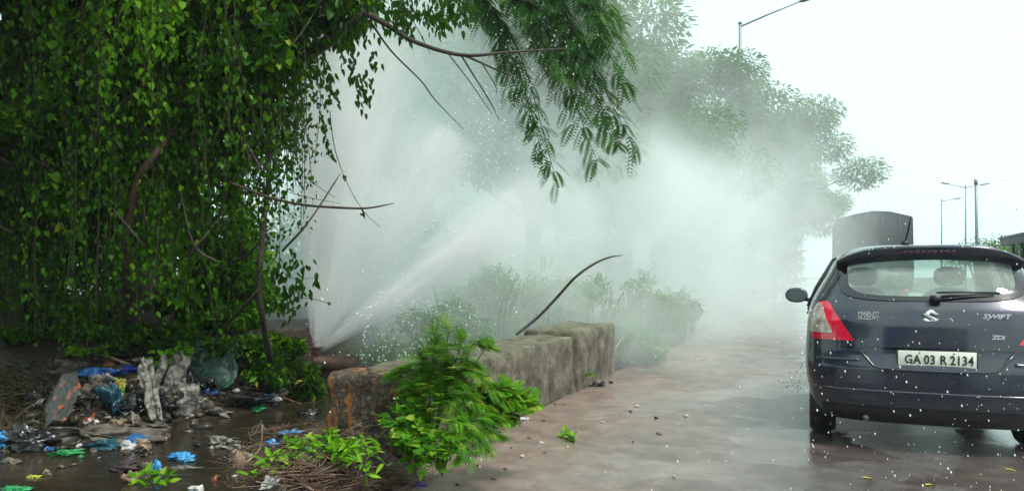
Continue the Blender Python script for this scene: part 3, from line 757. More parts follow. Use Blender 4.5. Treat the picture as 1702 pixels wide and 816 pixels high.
def cloud_leaves(mb, c, r, n, L, T=T_OVATE, shell=.55, down=.5, lw=.5, flat=0.0, lump=7):
    """leaf clumps through an ellipsoid (c, r in u/D/z axes)"""
    cc = rvec(lump)*rng.uniform(.45, .8, (lump, 1)); k = rng.integers(0, lump, n)
    q = cc[k]+rvec(n)*rng.uniform(shell*.3, .42, (n, 1))
    q[:, 2] = np.where(q[:, 2] < -.75, -.75, q[:, 2])
    P = np.array(c)+np.outer(q[:, 0]*r[0], R3)+np.outer(q[:, 1]*r[1], F3)+np.outer(q[:, 2]*r[2], [0, 0, 1])
    dr = unit(q-cc[k])*.6+rvec(n)*.6+np.array([0, 0, -down]); nr = np.array([0, 0, 1.0])*(1+flat)+rvec(n)*.8-F3*.3
    l = rng.uniform(L[0], L[1], n)
    leaves(mb, P, dr, nr, l, l*lw*rng.uniform(.8, 1.2, n), T)

# ---- the big tree hung with climbers
vt = empty('vine_covered_tree', U3(-4.1, 8.3, .6), label='large dark tree overhanging the rubbish bank, smothered in climbers', cat='tree')
def child(o, par):
    o.parent = par; o.matrix_parent_inverse = Matrix.Translation(-Vector(par.location)); return o
tr = MB()
def limb(mb, pts, r, n=6, seg=8): P = catmull(pts, n); mb.tube(P, np.interp(np.linspace(0, 1, len(P)), np.linspace(0, 1, len(r)), r), seg)
limb(tr, [U3(-4.1, 8.3, .3), U3(-4.15, 8.2, 1.5), U3(-3.9, 8.1, 2.8), U3(-3.6, 8.0, 4.2), U3(-3.5, 8.0, 5.5)], [.26, .20, .18, .15, .08])
limb(tr, [A3(20, 640, 7.9), A3(8, 420, 7.8), A3(16, 200, 7.7), A3(40, -40, 7.6), A3(80, -220, 7.6)], [.17, .14, .12, .11, .09])
child(tr.build('trunk', M_BARK, smooth=True), vt)
for pts, r in (([U3(-3.7, 8.0, 3.9), A3(420, 130, 7.7), A3(520, 85, 7.3), A3(610, 22, 6.9)], [.14, .10, .07, .035]),
               ([U3(-4.1, 8.3, 2.0), A3(150, 350, 7.7), A3(60, 250, 7.5), A3(10, 120, 7.4)], [.13, .09, .08, .05]),
               ([U3(-3.5, 8.0, 5.2), U3(-2.9, 7.6, 5.6), U3(-2.0, 7.4, 5.6), U3(-1.2, 7.6, 5.3)], [.09, .07, .05, .02]),
               ([U3(-3.5, 8.0, 5.2), U3(-4.9, 7.6, 5.9), U3(-6.4, 7.6, 6.1)], [.1, .07, .03]),
               ([U3(-3.5, 8.0, 5.0), U3(-3.6, 6.8, 5.4), U3(-3.9, 5.2, 5.2), U3(-5.0, 4.2, 5.0)], [.1, .08, .06, .03])):
    m_ = MB(); limb(m_, pts, r); child(m_.build('limb', M_BARK, smooth=True), vt)
m_ = MB(); limb(m_, [A3(208, 480, 7.3), A3(213, 380, 7.05), A3(228, 305, 6.95), A3(250, 268, 6.9), A3(275, 235, 7.0), A3(330, 160, 7.3)], [.034, .038, .042, .04, .036, .03])
o = child(m_.build('limb', M_BARKR, smooth=True), vt); o['label'] = 'bare red brown limb showing through the leaves'
m_ = MB(); limb(m_, [A3(450, 600, 7.6), A3(436, 530, 7.2), A3(431, 470, 7.1), A3(436, 390, 7.05), A3(446, 300, 7.1), A3(450, 180, 7.2)], [.035, .03, .026, .026, .024, .02])
limb(m_, [A3(431, 480, 7.1), A3(405, 510, 7.2), A3(370, 545, 7.5)], [.02, .016, .012]); limb(m_, [A3(436, 400, 7.1), A3(400, 430, 7.2), A3(340, 450, 7.4)], [.014, .012, .008])
o = child(m_.build('limb', M_BARK, smooth=True), vt); o['label'] = 'slender upright dark stem at the right edge'
br = MB()
limb(br, [A3(606, 22, 6.9), A3(640, 40, 6.8), A3(690, 70, 6.7), A3(768, 92, 6.6), A3(850, 87, 6.6), A3(945, 81, 6.7)], [.030, .026, .020, .017, .011, .005], 8)
for pts, r in (([A3(770, 92, 6.6), A3(800, 105, 6.6), A3(838, 122, 6.7), A3(868, 132, 6.8)], [.012, .010, .008, .004]),
               ([A3(766, 92, 6.6), A3(790, 130, 6.6), A3(812, 165, 6.6), A3(830, 200, 6.7)], [.010, .008, .007, .003]),
               ([A3(800, 104, 6.6), A3(822, 140, 6.6), A3(826, 155, 6.6)], [.007, .005, .003]),
               ([A3(745, 90, 6.6), A3(780, 135, 6.7), A3(818, 190, 6.8)], [.006, .005, .003]),
               ([A3(614, 34, 6.9), A3(650, 85, 6.95), A3(700, 135, 7.0), A3(722, 165, 7.1), A3(770, 215, 7.2)], [.012, .009, .007, .006, .003]),
               ([A3(380, 303, 6.8), A3(440, 326, 6.7), A3(500, 340, 6.6), A3(560, 345, 6.5), A3(610, 346, 6.5), A3(655, 338, 6.5)], [.016, .015, .013, .012, .010, .004]),
               ([A3(600, 346, 6.5), A3(604, 352, 6.5), A3(606, 358, 6.5)], [.008, .008, .006]),
               ([A3(480, 320, 6.7), A3(520, 330, 6.7), A3(565, 338, 6.7)], [.004, .003, .002]),
               ([A3(515, 300, 6.7), A3(540, 318, 6.7), A3(560, 330, 6.7)], [.004, .003, .002]),
               ([A3(548, 185, 6.6), A3(556, 245, 6.6), A3(575, 300, 6.6), A3(602, 348, 6.55), A3(632, 378, 6.6)], [.004, .004, .003, .003, .002]),
               ([A3(490, 494, 6.9), A3(520, 497, 6.9), A3(548, 504, 6.9)], [.004, .003, .003]),
               ([A3(480, 462, 6.9), A3(505, 463, 6.9), A3(524, 462, 6.9)], [.003, .002, .002]),
               ([A3(650, -30, 6.8), A3(700, 60, 6.9), A3(715, 90, 7.0)], [.004, .004, .002])):
    limb(br, pts, r, 6, 6)
child(br.build('branch', M_BARK, smooth=True), vt)
q = MB(); q.tube([A3(545, 502, 6.9), A3(549, 506, 6.9)], [.012, .014], 6); child(q.build('seed_pod', M_BARK), vt)
# crown above the frame and at its top edge; forward clumps added for shade
cr = MB()
for c, r, n, in ((U3(-6.4, 7.8, 5.5), (2.0, 2.4, 1.2), 3600), (U3(-4.3, 7.6, 5.4), (1.9, 2.6, 1.25), 4200), (U3(-2.6, 7.8, 5.3), (1.3, 2.0, 1.1), 3000), (U3(-8.5, 8.4, 5.0), (1.8, 2.5, 1.6), 2600), (U3(-5.6, 5.2, 5.0), (2.2, 1.7, 1.1), 3600), (U3(-3.2, 5.1, 4.7), (1.5, 1.2, .7), 1000), (U3(-7.5, 3.6, 4.6), (1.9, 2.2, 1.6), 2200),
                 (A3(470, -40, 7.3), (.85, .7, .5), 1500), (A3(560, 10, 7.2), (.42, .4, .36), 620)):
    cloud_leaves(cr, c, r, n, (.09, .15), T_OVATE, down=.7, lw=.7, lump=14)
# sprays at the ends of the limb
for px, py, D, n, s in ((640, 8, 6.9, 70, .16), (668, 52, 6.8, 26, .07), (700, 12, 6.9, 90, .17), (735, 30, 6.9, 70, .12), (655, 25, 6.8, 36, .10), (760, 8, 6.9, 60, .12), (590, 40, 6.9, 60, .12)):
    P = A3(px, py, D)+rng.normal(0, 1, (n, 3))*np.array([s, s, s*.55]); l = rng.uniform(.06, .10, n)
    leaves(cr, P, rvec(n)*.5+np.array([0, 0, -1]), -F3+rvec(n)*.9, l, l*.5, T_OVATE, rng.random(n)*.5)
def sprig(mb, pts, n, L, jit=.03, T=T_OVATE, rlo=0, rhi=.5):
    P = catmull(pts, 12); k = rng.integers(0, len(P), n); Q = P[k]+rng.normal(0, jit, (n, 3)); l = rng.uniform(*L, n)
    leaves(mb, Q, rvec(n)*.6+np.array([0, 0, -1]), -F3+rvec(n)*.8, l, l*.55, T, rng.uniform(rlo, rhi, n))
sprig(cr, [A3(560, 60, 7), A3(585, 105, 6.9), A3(600, 140, 6.9), A3(608, 176, 6.9)], 80, (.06, .09), .045)
sprig(cr, [A3(530, 60, 7), A3(540, 100, 6.9), A3(548, 140, 6.9), A3(560, 172, 6.9)], 60, (.06, .09), .05)
sprig(cr, [A3(600, 30, 7), A3(620, 80, 6.9), A3(615, 120, 6.9)], 16, (.06, .09), .04)
sprig(cr, [A3(533, 185, 6.6), A3(540, 215, 6.6), A3(546, 245, 6.6), A3(552, 258, 6.6)], 22, (.05, .07), .008)
sprig(cr, [A3(552, 258, 6.6), A3(575, 300, 6.6), A3(600, 350, 6.6)], 7, (.04, .06), .008)
sprig(cr, [A3(480, 425, 6.9), A3(492, 455, 6.9), A3(492, 480, 6.9), A3(480, 495, 6.9)], 85, (.06, .09), .075)
sprig(cr, [A3(524, 460, 6.9), A3(527, 470, 6.9)], 7, (.07, .09), .01)
sprig(cr, [A3(455, 440, 7), A3(465, 480, 7.0), A3(462, 510, 6.9)], 60, (.06, .09), .07)
sprig(cr, [A3(600, 352, 6.5), A3(606, 358, 6.5)], 5, (.03, .05), .01)
child(cr.build('crown', M_VINE, rnd=True), vt)

# ---- hanging climbers, one thing per curtain
def px_u(px, D): return (px-CX)/FPX*D
VINES = [  # label, px0, px1, D0, D1, top z, bottom z, strands, material, leaf size
    ('dark curtain of heart leaved climber at the left edge over the leaf litter heap', -150, 70, 6.9, 7.6, (4.2, 4.9), (.7, 1.9), 90, M_VINE, (.07, .11)),
    ('dark green climber curtain left of the lime green cascade, hanging down to the grey sack', 50, 180, 6.8, 7.5, (4.2, 4.9), (.6, 1.6), 92, M_VINE, (.07, .11)),
    ('lime green cascade of young climber leaves, coloured as lit, high in the dark tree', 205, 262, 6.45, 6.7, (4.0, 4.6), (2.45, 3.6), 22, M_LIME, (.07, .12)),
    ('broad climber curtain in front of the bare red brown limb, above the green tarpaulin', 180, 330, 6.9, 7.5, (4.2, 4.9), (.8, 2.6), 100, M_VMID, (.07, .12)),
    ('leafy climber curtain right of the red brown limb, reaching down to the dark stem', 310, 440, 6.9, 7.6, (4.2, 4.9), (1.3, 3.0), 96, M_VINE, (.07, .11)),
    ('ragged outer curtain of climber at the tree edge against the white spray', 425, 505, 6.9, 7.4, (4.0, 4.8), (1.7, 3.0), 62, M_VINE, (.06, .10)),
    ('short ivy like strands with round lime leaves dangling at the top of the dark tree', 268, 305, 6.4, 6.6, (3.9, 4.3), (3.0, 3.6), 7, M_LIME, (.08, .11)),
]
for lab, p0, p1, D0, D1, zt, zb, n, mt, L in VINES:
    Dm = (D0+D1)/2; e = empty('hanging_vine', U3(px_u((p0+p1)/2, Dm), Dm, zt[1]), label=lab, cat='vine')
    lf, st = MB(), MB(); strands(lf, st, px_u(p0, Dm), px_u(p1, Dm), D0, D1, zt, zb, n, L)
    if mt is M_VMID: pass
    w2 = (px_u(p1, Dm)-px_u(p0, Dm))/2; zm = (zt[1]+zb[0])/2
    if n > 30:
        for j in range(9):          # bunches of side shoots break up the strings
            uc = px_u((p0+p1)/2, Dm)+rng.uniform(-.9, .9)*w2; zc = rng.uniform(zb[1]+.1, zt[0]); Dc = rng.uniform(D0-.25, D1)
            cloud_leaves(lf, U3(uc, Dc, zc), (rng.uniform(.18, .36), .2, rng.uniform(.18, .42)), 170, (.05, .12), T_OVATE if j % 2 else T_HEART, lw=.7, lump=5)
        for j in range(4):
            uc = px_u((p0+p1)/2, Dm)+rng.uniform(-.9, .9)*w2; z0_ = rng.uniform(1.4, 3.6); c0 = U3(uc, D0-.1, z0_)
            sg = rng.choice([-1, 1])*rng.uniform(.25, .6); tw = MB(); tw.tube(catmull([c0, c0+R3*sg*.5+np.array([0, 0, rng.uniform(.15, .35)]), c0+R3*sg+np.array([0, 0, rng.uniform(.45, .9)])+F3*.2], 5), [.012]*5+[.008]*5+[.004], 5); child(tw.build('twig', M_BARK), e)
    child(lf.build('leaves', mt, rnd=True), e); child(st.build('stems', M_STEMB), e)
# lighter creeper streaks added for patches where light leaks through
for lab, px, D, zt, zb, n, w_ in (('mid green creeper streak, coloured as leaking light, hanging beside the left trunk', 45, 6.7, (4.0, 4.4), (1.5, 3), 10, 40),
                              ('yellow green creeper streak, coloured as leaking light, between the dark curtains left of the red brown limb', 165, 6.7, (4.0, 4.4), (1.2, 2.6), 10, 40),
                              ('creeper streak coloured bright as leaking light, hanging right of the red brown limb', 345, 6.7, (3.9, 4.4), (1.6, 2.8), 16, 60),
                              ('creeper streak coloured bright as leaking light, just left of the bare limb, low over the undergrowth', 110, 6.6, (3.0, 4.2), (.9, 2.2), 14, 60),
                              ('yellow green creeper, coloured as leaking light, hanging near the outer tree edge', 420, 6.8, (3.2, 4.3), (1.9, 2.8), 12, 50)):
    e = empty('creeper', U3(px_u(px, D), D, zt[1]), label=lab, cat='vine')
    lf, st = MB(), MB(); strands(lf, st, px_u(px-w_, D), px_u(px+w_, D), D-.1, D+.15, zt, zb, n, (.06, .10)); child(lf.build('leaves', M_VMID, rnd=True), e); child(st.build('stems', M_STEMB), e)

def bush(name, lab, cat, px, D, hw, topy, n, mt, L, T=T_OVATE, lw=.5, z0=None, group=None, dep=None, down=.3, lump=9, fronds=0):
    u = px_u(px, D); w_ = hw/FPX*D; zt = HC-(topy-HY)/FPX*D
    p = uw(u, D); zg = float(ground_z(np.array(p.x), np.array(p.y))) if z0 is None else z0
    h = (zt-zg); e = empty(name, (p.x, p.y, zg), label=lab, cat=cat, group=group)
    lf = MB(); dep = dep or w_*.8
    cloud_leaves(lf, (p.x, p.y, zg+h*.48), (w_*.8, dep*.8, h*.50), n, L, T, down=down, lw=lw, lump=lump)
    if fronds:
        for i in range(fronds):
            q = rvec(1)[0]; q[2] = abs(q[2])*.9+.1
            P = np.array([p.x, p.y, zg+h*.45])+R3*q[0]*w_*.65+F3*q[1]*dep*.65+np.array([0, 0, q[2]*h*.45])
            frond(lf, P, R3*q[0]+F3*q[1]+np.array([0, 0, q[2]*.8+.2]), rng.uniform(.18, .34), 9, .3, 1.0, ll=L[1]*.7, T=T_DIAM)
    child(lf.build('leaves', mt, rnd=True), e)
    st = MB()
    for i in range(9):
        a = rng.uniform(0, 6.28); s = rng.uniform(.3, .8)
        tip = np.array([p.x, p.y, zg+h*rng.uniform(.5, .9)])+R3*w_*s*math.cos(a)*.8+F3*dep*s*math.sin(a)*.8
        b0 = np.array([p.x, p.y, zg-.03])+R3*w_*.2*math.cos(a)+F3*dep*.2*math.sin(a); mid = (b0+tip)/2+np.array([0, 0, h*.12])
        st.tube(catmull([b0, mid, tip], 4), [.016*h+.003]*4+[.010*h+.002]*4+[.004], 5)
    child(st.build('stems', M_STEMB), e)
    return e
# thicket behind the curtains
for lab, px, D, hw, ty, n in (('dark leafy thicket tree behind the left curtain', 0, 10.2, 260, -40, 3600), ('dark leafy thicket tree deep behind the red brown limb', 250, 10.6, 250, -60, 4200)):
    e = bush('thicket_tree', lab, 'tree', px, D, hw, ty, n, M_VINE, (.16, .26), lw=.62, dep=1.2, lump=24)
bush('lime_shrub', 'yellow green shrub, coloured as if lit, behind the slender upright stem', 'shrub', 400, 9.3, 62, 340, 1500, M_LIME, (.07, .11), lw=.6, dep=.4, lump=10)  # light on this shrub is put into its leaf colour
bush('shrub', 'tall dark shrub left of the slender upright stem, closing the gap under the climbers', 'shrub', 338, 8.9, 75, 330, 2600, M_VINE, (.08, .13), lw=.6, dep=.4, lump=16)
bush('shrub', 'dark shrub under the bright one, behind the slender upright stem', 'shrub', 395, 9.0, 80, 440, 1500, M_VMID, (.08, .13), lw=.5, dep=.5, lump=10)
# undergrowth on the bank
for lab, px, D, hw, ty, n, mt in (
    ('dark broad leaved undergrowth behind the grey sack at far left', 25, 8.3, 120, 470, 2300, M_VINE),
    ('leafy undergrowth above the blue plastic bags', 150, 8.4, 110, 485, 2300, M_VMID),
    ('leafy undergrowth above the green tarpaulin', 270, 8.4, 105, 475, 2300, M_VINE),
    ('shrubby undergrowth with pointed leaves left of the slender stem', 370, 8.6, 80, 505, 1900, M_VMID),
    ('low shrub with narrow leaves at the edge of the spray', 452, 8.3, 70, 560, 2000, M_VINE),
    ('narrow leaved shrub sloping down to the stream beside the spray', 500, 8.6, 42, 585, 1000, M_VINE)):
    bush('undergrowth_bush', lab, 'shrub', px, D, hw, ty, n, mt, (.07, .13), lw=.42 if 'narrow' in lab else .62, dep=.5, group=None)
for lab, px, D, hw, ty, mt in (('dark leaves crowding over the grey sack', 40, 7.85, 66, 548, M_VINE), ('leafy growth filling the bank just above the blue bags', 120, 7.9, 62, 540, M_VMID),
    ('dark leafy growth above the torn brown card', 205, 7.9, 60, 535, M_VINE), ('dark leafy growth right above the tarpaulins', 300, 7.95, 60, 538, M_VINE),
    ('dark tangled growth above the flat black bag', 385, 7.95, 56, 560, M_VINE), ('low dark growth over the bank left of the narrow leaved shrub', 450, 8.0, 50, 585, M_VINE)):
    bush('bank_growth', lab, 'plant', px, D, hw, ty, 1500, mt, (.06, .11), lw=.6, dep=.35, lump=14)
for lab, px, D, hw, ty in (('bright green creeping herb along the top of the rubbish, above the blue bags', 150, 7.75, 48, 580),
                           ('bright green creeping herb hanging over the green tarpaulin', 290, 7.7, 62, 572)):
    bush('creeping_herb', lab, 'plant', px, D, hw, ty, 420, M_WEED, (.05, .09), lw=.75, dep=.25)

# ---- feathery tree: limbs come over from the left rear, sprays droop over the wall
ft = empty('feathery_tree', U3(-5.2, 14, .1), label='tree with drooping feathery sprays hanging over the wall in front of the spray', cat='tree')
tr = MB(); limb(tr, [U3(-5.2, 14, -.1), U3(-5.1, 13.6, 2.2), U3(-4.7, 13, 4.6), U3(-3.4, 12.2, 6.2), U3(-1.9, 11.4, 6.9)], [.17, .14, .12, .10, .06]); child(tr.build('trunk', M_BARK, smooth=True), ft)
TIPS = [  # base px,py,D -> tip px,py,D
    ((800, -150, 9.4), (1022, 30, 8.6)), ((790, -120, 9.3), (1040, 95, 8.4)), ((800, -90, 9.2), (1042, 150, 8.4)), ((780, -70, 9.2), (1015, 190, 8.6)),
    ((760, -60, 9.2), (1052, 240, 8.5)), ((770, -40, 9.3), (990, 262, 8.6)), ((750, -40, 9.4), (955, 205, 8.8)), ((740, -40, 9.6), (925, 300, 9.3)),
    ((720, -60, 9.6), (900, 250, 9.5)), ((700, -80, 9.8), (850, 150, 9.6)), ((820, -190, 9.2), (1005, -15, 8.5)), ((770, -130, 9.3), (950, 50, 8.8)),
    ((750, -110, 9.6), (905, 110, 9.2)), ((700, -140, 10.2), (800, 30, 10.1)), ((790, -60, 9.1), (985, 120, 8.7)), ((780, -20, 9.3), (1020, 235, 8.5)),
    ((830, -130, 9.0), (1000, 60, 8.6)), ((700, -20, 9.9), (880, 200, 9.7)), ((760, -90, 9.4), (970, 165, 8.8)), ((720, -30, 9.8), (930, 120, 9.3))]
lf, bb = MB(), MB()
hub = [U3(-1.9, 11.4, 6.9), U3(-.9, 11.0, 5.2)]
for (b0, t0) in TIPS:
    a, t_ = A3(*b0), A3(*t0); mid = (a+t_)/2+np.array([0, 0, .5])+R3*.15
    P = catmull([a, mid, t_], 14); bb.tube(P, np.linspace(.016, .003, len(P)), 5)
    h = hub[0]; bb.tube(catmull([h, (h+a)/2+np.array([0, 0, .3]), a], 6), np.linspace(.035, .016, 13), 6)
    n = len(P)
    for i in range(4+rng.integers(0, 6), n):
        d = unit(P[i]-P[i-1])
        for s in (-1, 1):
            for rep in range(1 if rng.random() < .7 else 2):
                sd = unit(R3*s*rng.uniform(.3, 1)+F3*rng.normal(0, .5)+rvec(1)[0]*.3)
                frond(lf, P[i], d*.8+sd*.9+rvec(1)[0]*.35, rng.uniform(.18, .36), 8, .30, rng.uniform(.3, 1.1), ll=rng.uniform(.045, .08), T=T_DIAM)
child(lf.build('crown', M_FARL, rnd=True), ft); child(bb.build('branch', M_BARK, smooth=True), ft)
# upper crown out of the frame
up = MB()
for i in range(420):
    q = rvec(1)[0]; P = U3(-1.4, 10.8, 6.9)+R3*q[0]*2.5+F3*q[1]*1.8+np.array([0, 0, abs(q[2])*1.2])
    frond(up, P, R3*q[0]+F3*q[1]+np.array([0, 0, -.1]), .5, 8, .36, 1.0, ll=.11)
child(up.build('upper_crown', M_FARL, rnd=True), ft)

# ---- roadside trees fading away in the mist
def far_tree(seed, h, r):
    global rng
    keep = rng; rng = np.random.default_rng(seed)
    tr, lf = MB(), MB(); P0 = np.array([0, 0, -.3])
    tr.tube(catmull([P0, [.1, .1, h*.25], [0, -.1, h*.5], [.2, 0, h*.72]], 5), np.linspace(.24, .11, 16), 8)
    C = []
    for i in range(30):
        a = i*2.399+rng.normal(0, .3); rr = r*rng.uniform(.25, .86); z = h*rng.uniform(.42, .92); rr *= .55+.5*(1-abs(z/h-.62)*1.6)
        c = np.array([rr*math.cos(a), rr*math.sin(a), z]); C.append(c)
        b0 = np.array([.1, 0, z*.62]); tr.tube(catmull([b0, (b0+c)/2+np.array([0, 0, .2]), c], 4), np.linspace(.07, .02, 9), 5)
    for c in C:
        m_ = 1300; q = rvec(m_)*rng.uniform(.15, 1, (m_, 1))**.6; P = c+q*np.array([1.15, 1.15, .75]); l = rng.uniform(.10, .20, m_)
        leaves(lf, P, q*np.array([1, 1, .4])+rvec(m_)*.5+np.array([0, 0, -.25]), np.array([0, 0, 1.2])+rvec(m_)*.7, l*1.1, l*.5, T_OVATE)
        for k in range(5):
            q = rvec(1)[0]; q[2] = q[2]*.5; d = unit(q+unit(c*np.array([1, 1, 0]))*.6)
            frond(lf, c+q*np.array([.8, .8, .5]), d+np.array([0, 0, .1]), rng.uniform(.3, .5), 7, .42, .9, ll=rng.uniform(.09, .13))
    rng = keep
    return tr, lf
protos = []
FT = [((-5.9, 15.5), 8.6, 3.7, 51, 'nearest pale roadside tree, almost lost in the top of the spray'), ((-5.1, 21.0), 7.7, 4.0, 52, 'roadside tree standing left of the tall street lamp pole'),
      ((-4.3, 27.5), 8.7, 5.0, 53, 'roadside tree whose crown covers the street lamp pole'), ((-2.9, 35.5), 9.1, 5.7, 54, 'roadside tree leaning out over the road beside the truck'),
      ((-3.2, 45.0), 8.0, 5.2, 55, 'far roadside tree low beside the truck, faded by mist'), ((-10.5, 19), 9.5, 4.3, 56, 'tree of the second row hidden deep in the white spray')]
FT += [((-7.0, -2.5), 8.0, 3.6, 57, 'roadside tree behind the viewer on the left'), ((-6.5, -10), 9.0, 4.4, 58, 'second roadside tree behind the viewer on the left')]
for i, ((X, Y), h, r, sd_, lab) in enumerate(FT):
    e = empty('roadside_tree', (X, Y, .05), label=lab, cat='tree', group='trees along the left side of the road')
    a, b_ = far_tree(sd_, h, r); a.build('trunk', M_BARK, e, smooth=True); b_.build('crown', M_FARL, e, rnd=True)
for i, (lab, px, D, hw, ty, n) in enumerate((
    ('leafy bush close behind the middle of the wall', 735, 10.6, 105, 500, 2600), ('tall rounded bush behind the wall, left of the bent bare stem', 815, 12.0, 115, 446, 3200),
    ('rounded bush behind the foot of the bent bare stem', 905, 12.8, 95, 440, 2800), ('bush behind the end pier of the wall', 985, 13.2, 95, 462, 2800),
    ('bush just past the end pier, fading into mist', 1068, 14.0, 80, 464, 2400), ('last misty bush at the road edge past the wall', 1125, 15.0, 55, 480, 1800),
    ('low bush at the road edge touching the end of the wall', 1066, 10.9, 58, 550, 1700), ('grey green low bush behind the broken end of the wall', 640, 10.4, 95, 565, 1700))):
    bush('verge_bush', lab, 'bush', px, D, hw, ty, int(n*2.8), M_BUSH, (.04, .075), lw=.5, fronds=45, lump=12, z0=.02)
for i, (lab, X, Y, w_, h) in enumerate((('tall hazy bush where the road bends, just left of the truck', -1.9, 47, 100, 5.2), ('pale hedge bush far behind the upright jet', -13.5, 17, 300, 3.4), ('pale hedge bush far behind the slanting jets', -10.2, 21, 260, 3.2), ('pale hedge bush far behind the wall bushes', -7.2, 23, 220, 3.0),('misty hedge bush under the street lamp tree', -4.2, 24, 150, 2.8), ('misty hedge bush under the far leaning tree', -3.6, 33, 130, 3.2), ('farthest misty bush left of the truck', -3.3, 43, 110, 4.0))):
    u, D = to_uw(X, Y); bush('hedge_bush', lab, 'bush', u/D*FPX+CX, D, w_/2, HY-(h-HC)/D*FPX, 2600, M_FARL, (.16, .26), lw=.6, z0=0, lump=14, dep=3.5)

# ---- bent bare stem and a leaning stick behind the wall
mb = MB(); limb(mb, [A3(858, 556, 9.6), A3(893, 528, 9.5), A3(925, 495, 9.4), A3(955, 462, 9.3), A3(985, 440, 9.3), A3(1012, 428, 9.3), A3(1035, 424, 9.3)], [.020, .019, .018, .017, .015, .011, .004], 6)
tag(mb.build('bent_stem', M_BARK, smooth=True), 'long dark bare stem arching up from behind the wall', 'branch')
mb = MB(); mb.tube([A3(1008, 606, 10.4), A3(1022, 580, 10.45), A3(1034, 562, 10.5)], [.014, .013, .010], 6); tag(mb.build('leaning_stick', M_CONC, smooth=True), 'pale straight stick leaning beside the far end of the wall', 'stick')

# ---- green plants torn up and heaped on the wall
def fern_plant(name, lab, base, tips, fl, nf, mt=M_FERN, ll=.020, lw=.24, cat='plant', start=.3, pairs=9):
    e = empty(name, base, label=lab, cat=cat); lf, st = MB(), MB(); base = np.array(base)
    for t_ in tips:
        t_ = np.array(t_); mid = (base+t_)/2+np.array([0, 0, .10])-F3*.05+rvec(1)[0]*.04
        P = catmull([base, mid, t_], 10); st.tube(P, np.linspace(.008, .0025, len(P)), 5)
        for k in range(int(nf*5.4)):
            j = int(len(P)*(start+(1-start)*rng.random()**.7)); j = min(j, len(P)-1); q = rvec(1)[0]; q[2] = abs(q[2])*.7
            frond(lf, P[j], q+unit(P[min(j+1, len(P)-1)]-P[max(j-1, 0)])*.6, rng.uniform(.45, 1.05)*fl, pairs, lw, .9, ll=rng.uniform(.7, 1.3)*ll, stem=None)
    child(lf.build('leaves', mt, rnd=True), e); child(st.build('stems', M_STEM), e); return e
fern_plant('feathery_sapling', 'uprooted feathery green sapling standing highest against the wall', at(715, 760, 4.45),
           [at(690, 650, 4.5), at(705, 690, 4.4), at(725, 650, 4.4), at(680, 680, 4.5), at(722, 552, 4.5), at(745, 548, 4.55), at(768, 566, 4.5), at(733, 585, 4.4), at(705, 580, 4.6), at(715, 620, 4.5), at(745, 610, 4.5)], .15, 20)
fern_plant('feathery_branch', 'dark feathery branch lying over the wall top beside the orange stains', at(735, 668, 4.62),
           [at(668, 612, 4.85), at(650, 622, 4.9), at(690, 622, 4.8), at(672, 640, 4.6), at(700, 625, 4.7)], .13, 12)
fern_plant('feathery_sprig', 'small feathery sprig sticking up alone over the wall edge', at(770, 640, 4.9), [at(806, 566, 5.0), at(818, 578, 5.0), at(800, 574, 5.1)], .10, 6, start=.7)
fern_plant('drooping_branch', 'feathery green branch drooping down the road side of the wall', at(730, 660, 4.5),
           [at(790, 610, 4.6), at(820, 640, 4.6), at(800, 690, 4.5), at(770, 640, 4.5), at(840, 660, 4.6), at(760, 690, 4.4), at(812, 700, 4.5)], .15, 16)
fern_plant('leafy_branch', 'bright narrow leaved green branch reaching furthest right over the road', at(770, 700, 4.5),
           [at(868, 662, 4.75), at(880, 672, 4.7), at(850, 655, 4.8), at(845, 690, 4.7), at(825, 672, 4.7)], .11, 22, M_WEED, .040, .24, start=.5)
fern_plant('trailing_branch', 'limp green branch trailing onto the silt at the foot of the wall', at(740, 730, 4.35),
           [at(830, 725, 4.35), at(805, 745, 4.2), at(770, 760, 4.1), at(835, 700, 4.4), at(790, 720, 4.2)], .13, 13)
def weed(name, lab, base, tips, nl, L, mt=M_WEED, lw=.6, T=T_OVATE, start=.15, arch=.12, cat='weed'):
    e = empty(name, base, label=lab, cat=cat); lf, st = MB(), MB(); base = np.array(base)
    for t_ in tips:
        t_ = np.array(t_); mid = (base+t_)/2+np.array([0, 0, arch])+rvec(1)[0]*.03; P = catmull([base, mid, t_], 12); st.tube(P, np.linspace(.005, .002, len(P)), 4)
        j = (len(P)*(start+(1-start)*rng.random(nl))).astype(int).clip(0, len(P)-1); q = rvec(nl); q[:, 2] = q[:, 2]*.5+.1
        l = rng.uniform(*L, nl); leaves(lf, P[j]+q*.01, q, np.array([0, 0, 1.0])+rvec(nl)*.5-F3*.35, l, l*lw, T)
    child(lf.build('leaves', mt, rnd=True), e); child(st.build('stems', M_STEM), e); return e
weed('broad_leaved_weed', 'mid green heart leaved weed growing up in front of the orange stained wall end', at(690, 790, 4.2),
     [at(628, 690, 4.5), at(660, 655, 4.55), at(690, 660, 4.5), at(640, 700, 4.45), at(655, 680, 4.5), at(645, 735, 4.3), at(668, 715, 4.35), at(675, 700, 4.4), at(690, 690, 4.4), at(700, 720, 4.3), at(720, 740, 4.2), at(735, 725, 4.3), at(670, 740, 4.2), at(710, 760, 4.1), at(650, 720, 4.3)], 24, (.04, .07), M_FERN, .75, T_HEART)
weed('broad_leaved_weed', 'bushy heart leaved weed at the road edge right of the taller one', at(735, 790, 4.15),
     [at(720, 770, 4.1), at(750, 760, 4.1), at(765, 740, 4.15), at(740, 735, 4.2), at(775, 755, 4.1), at(700, 785, 4.05)], 20, (.035, .06), M_FERN, .7, T_HEART)
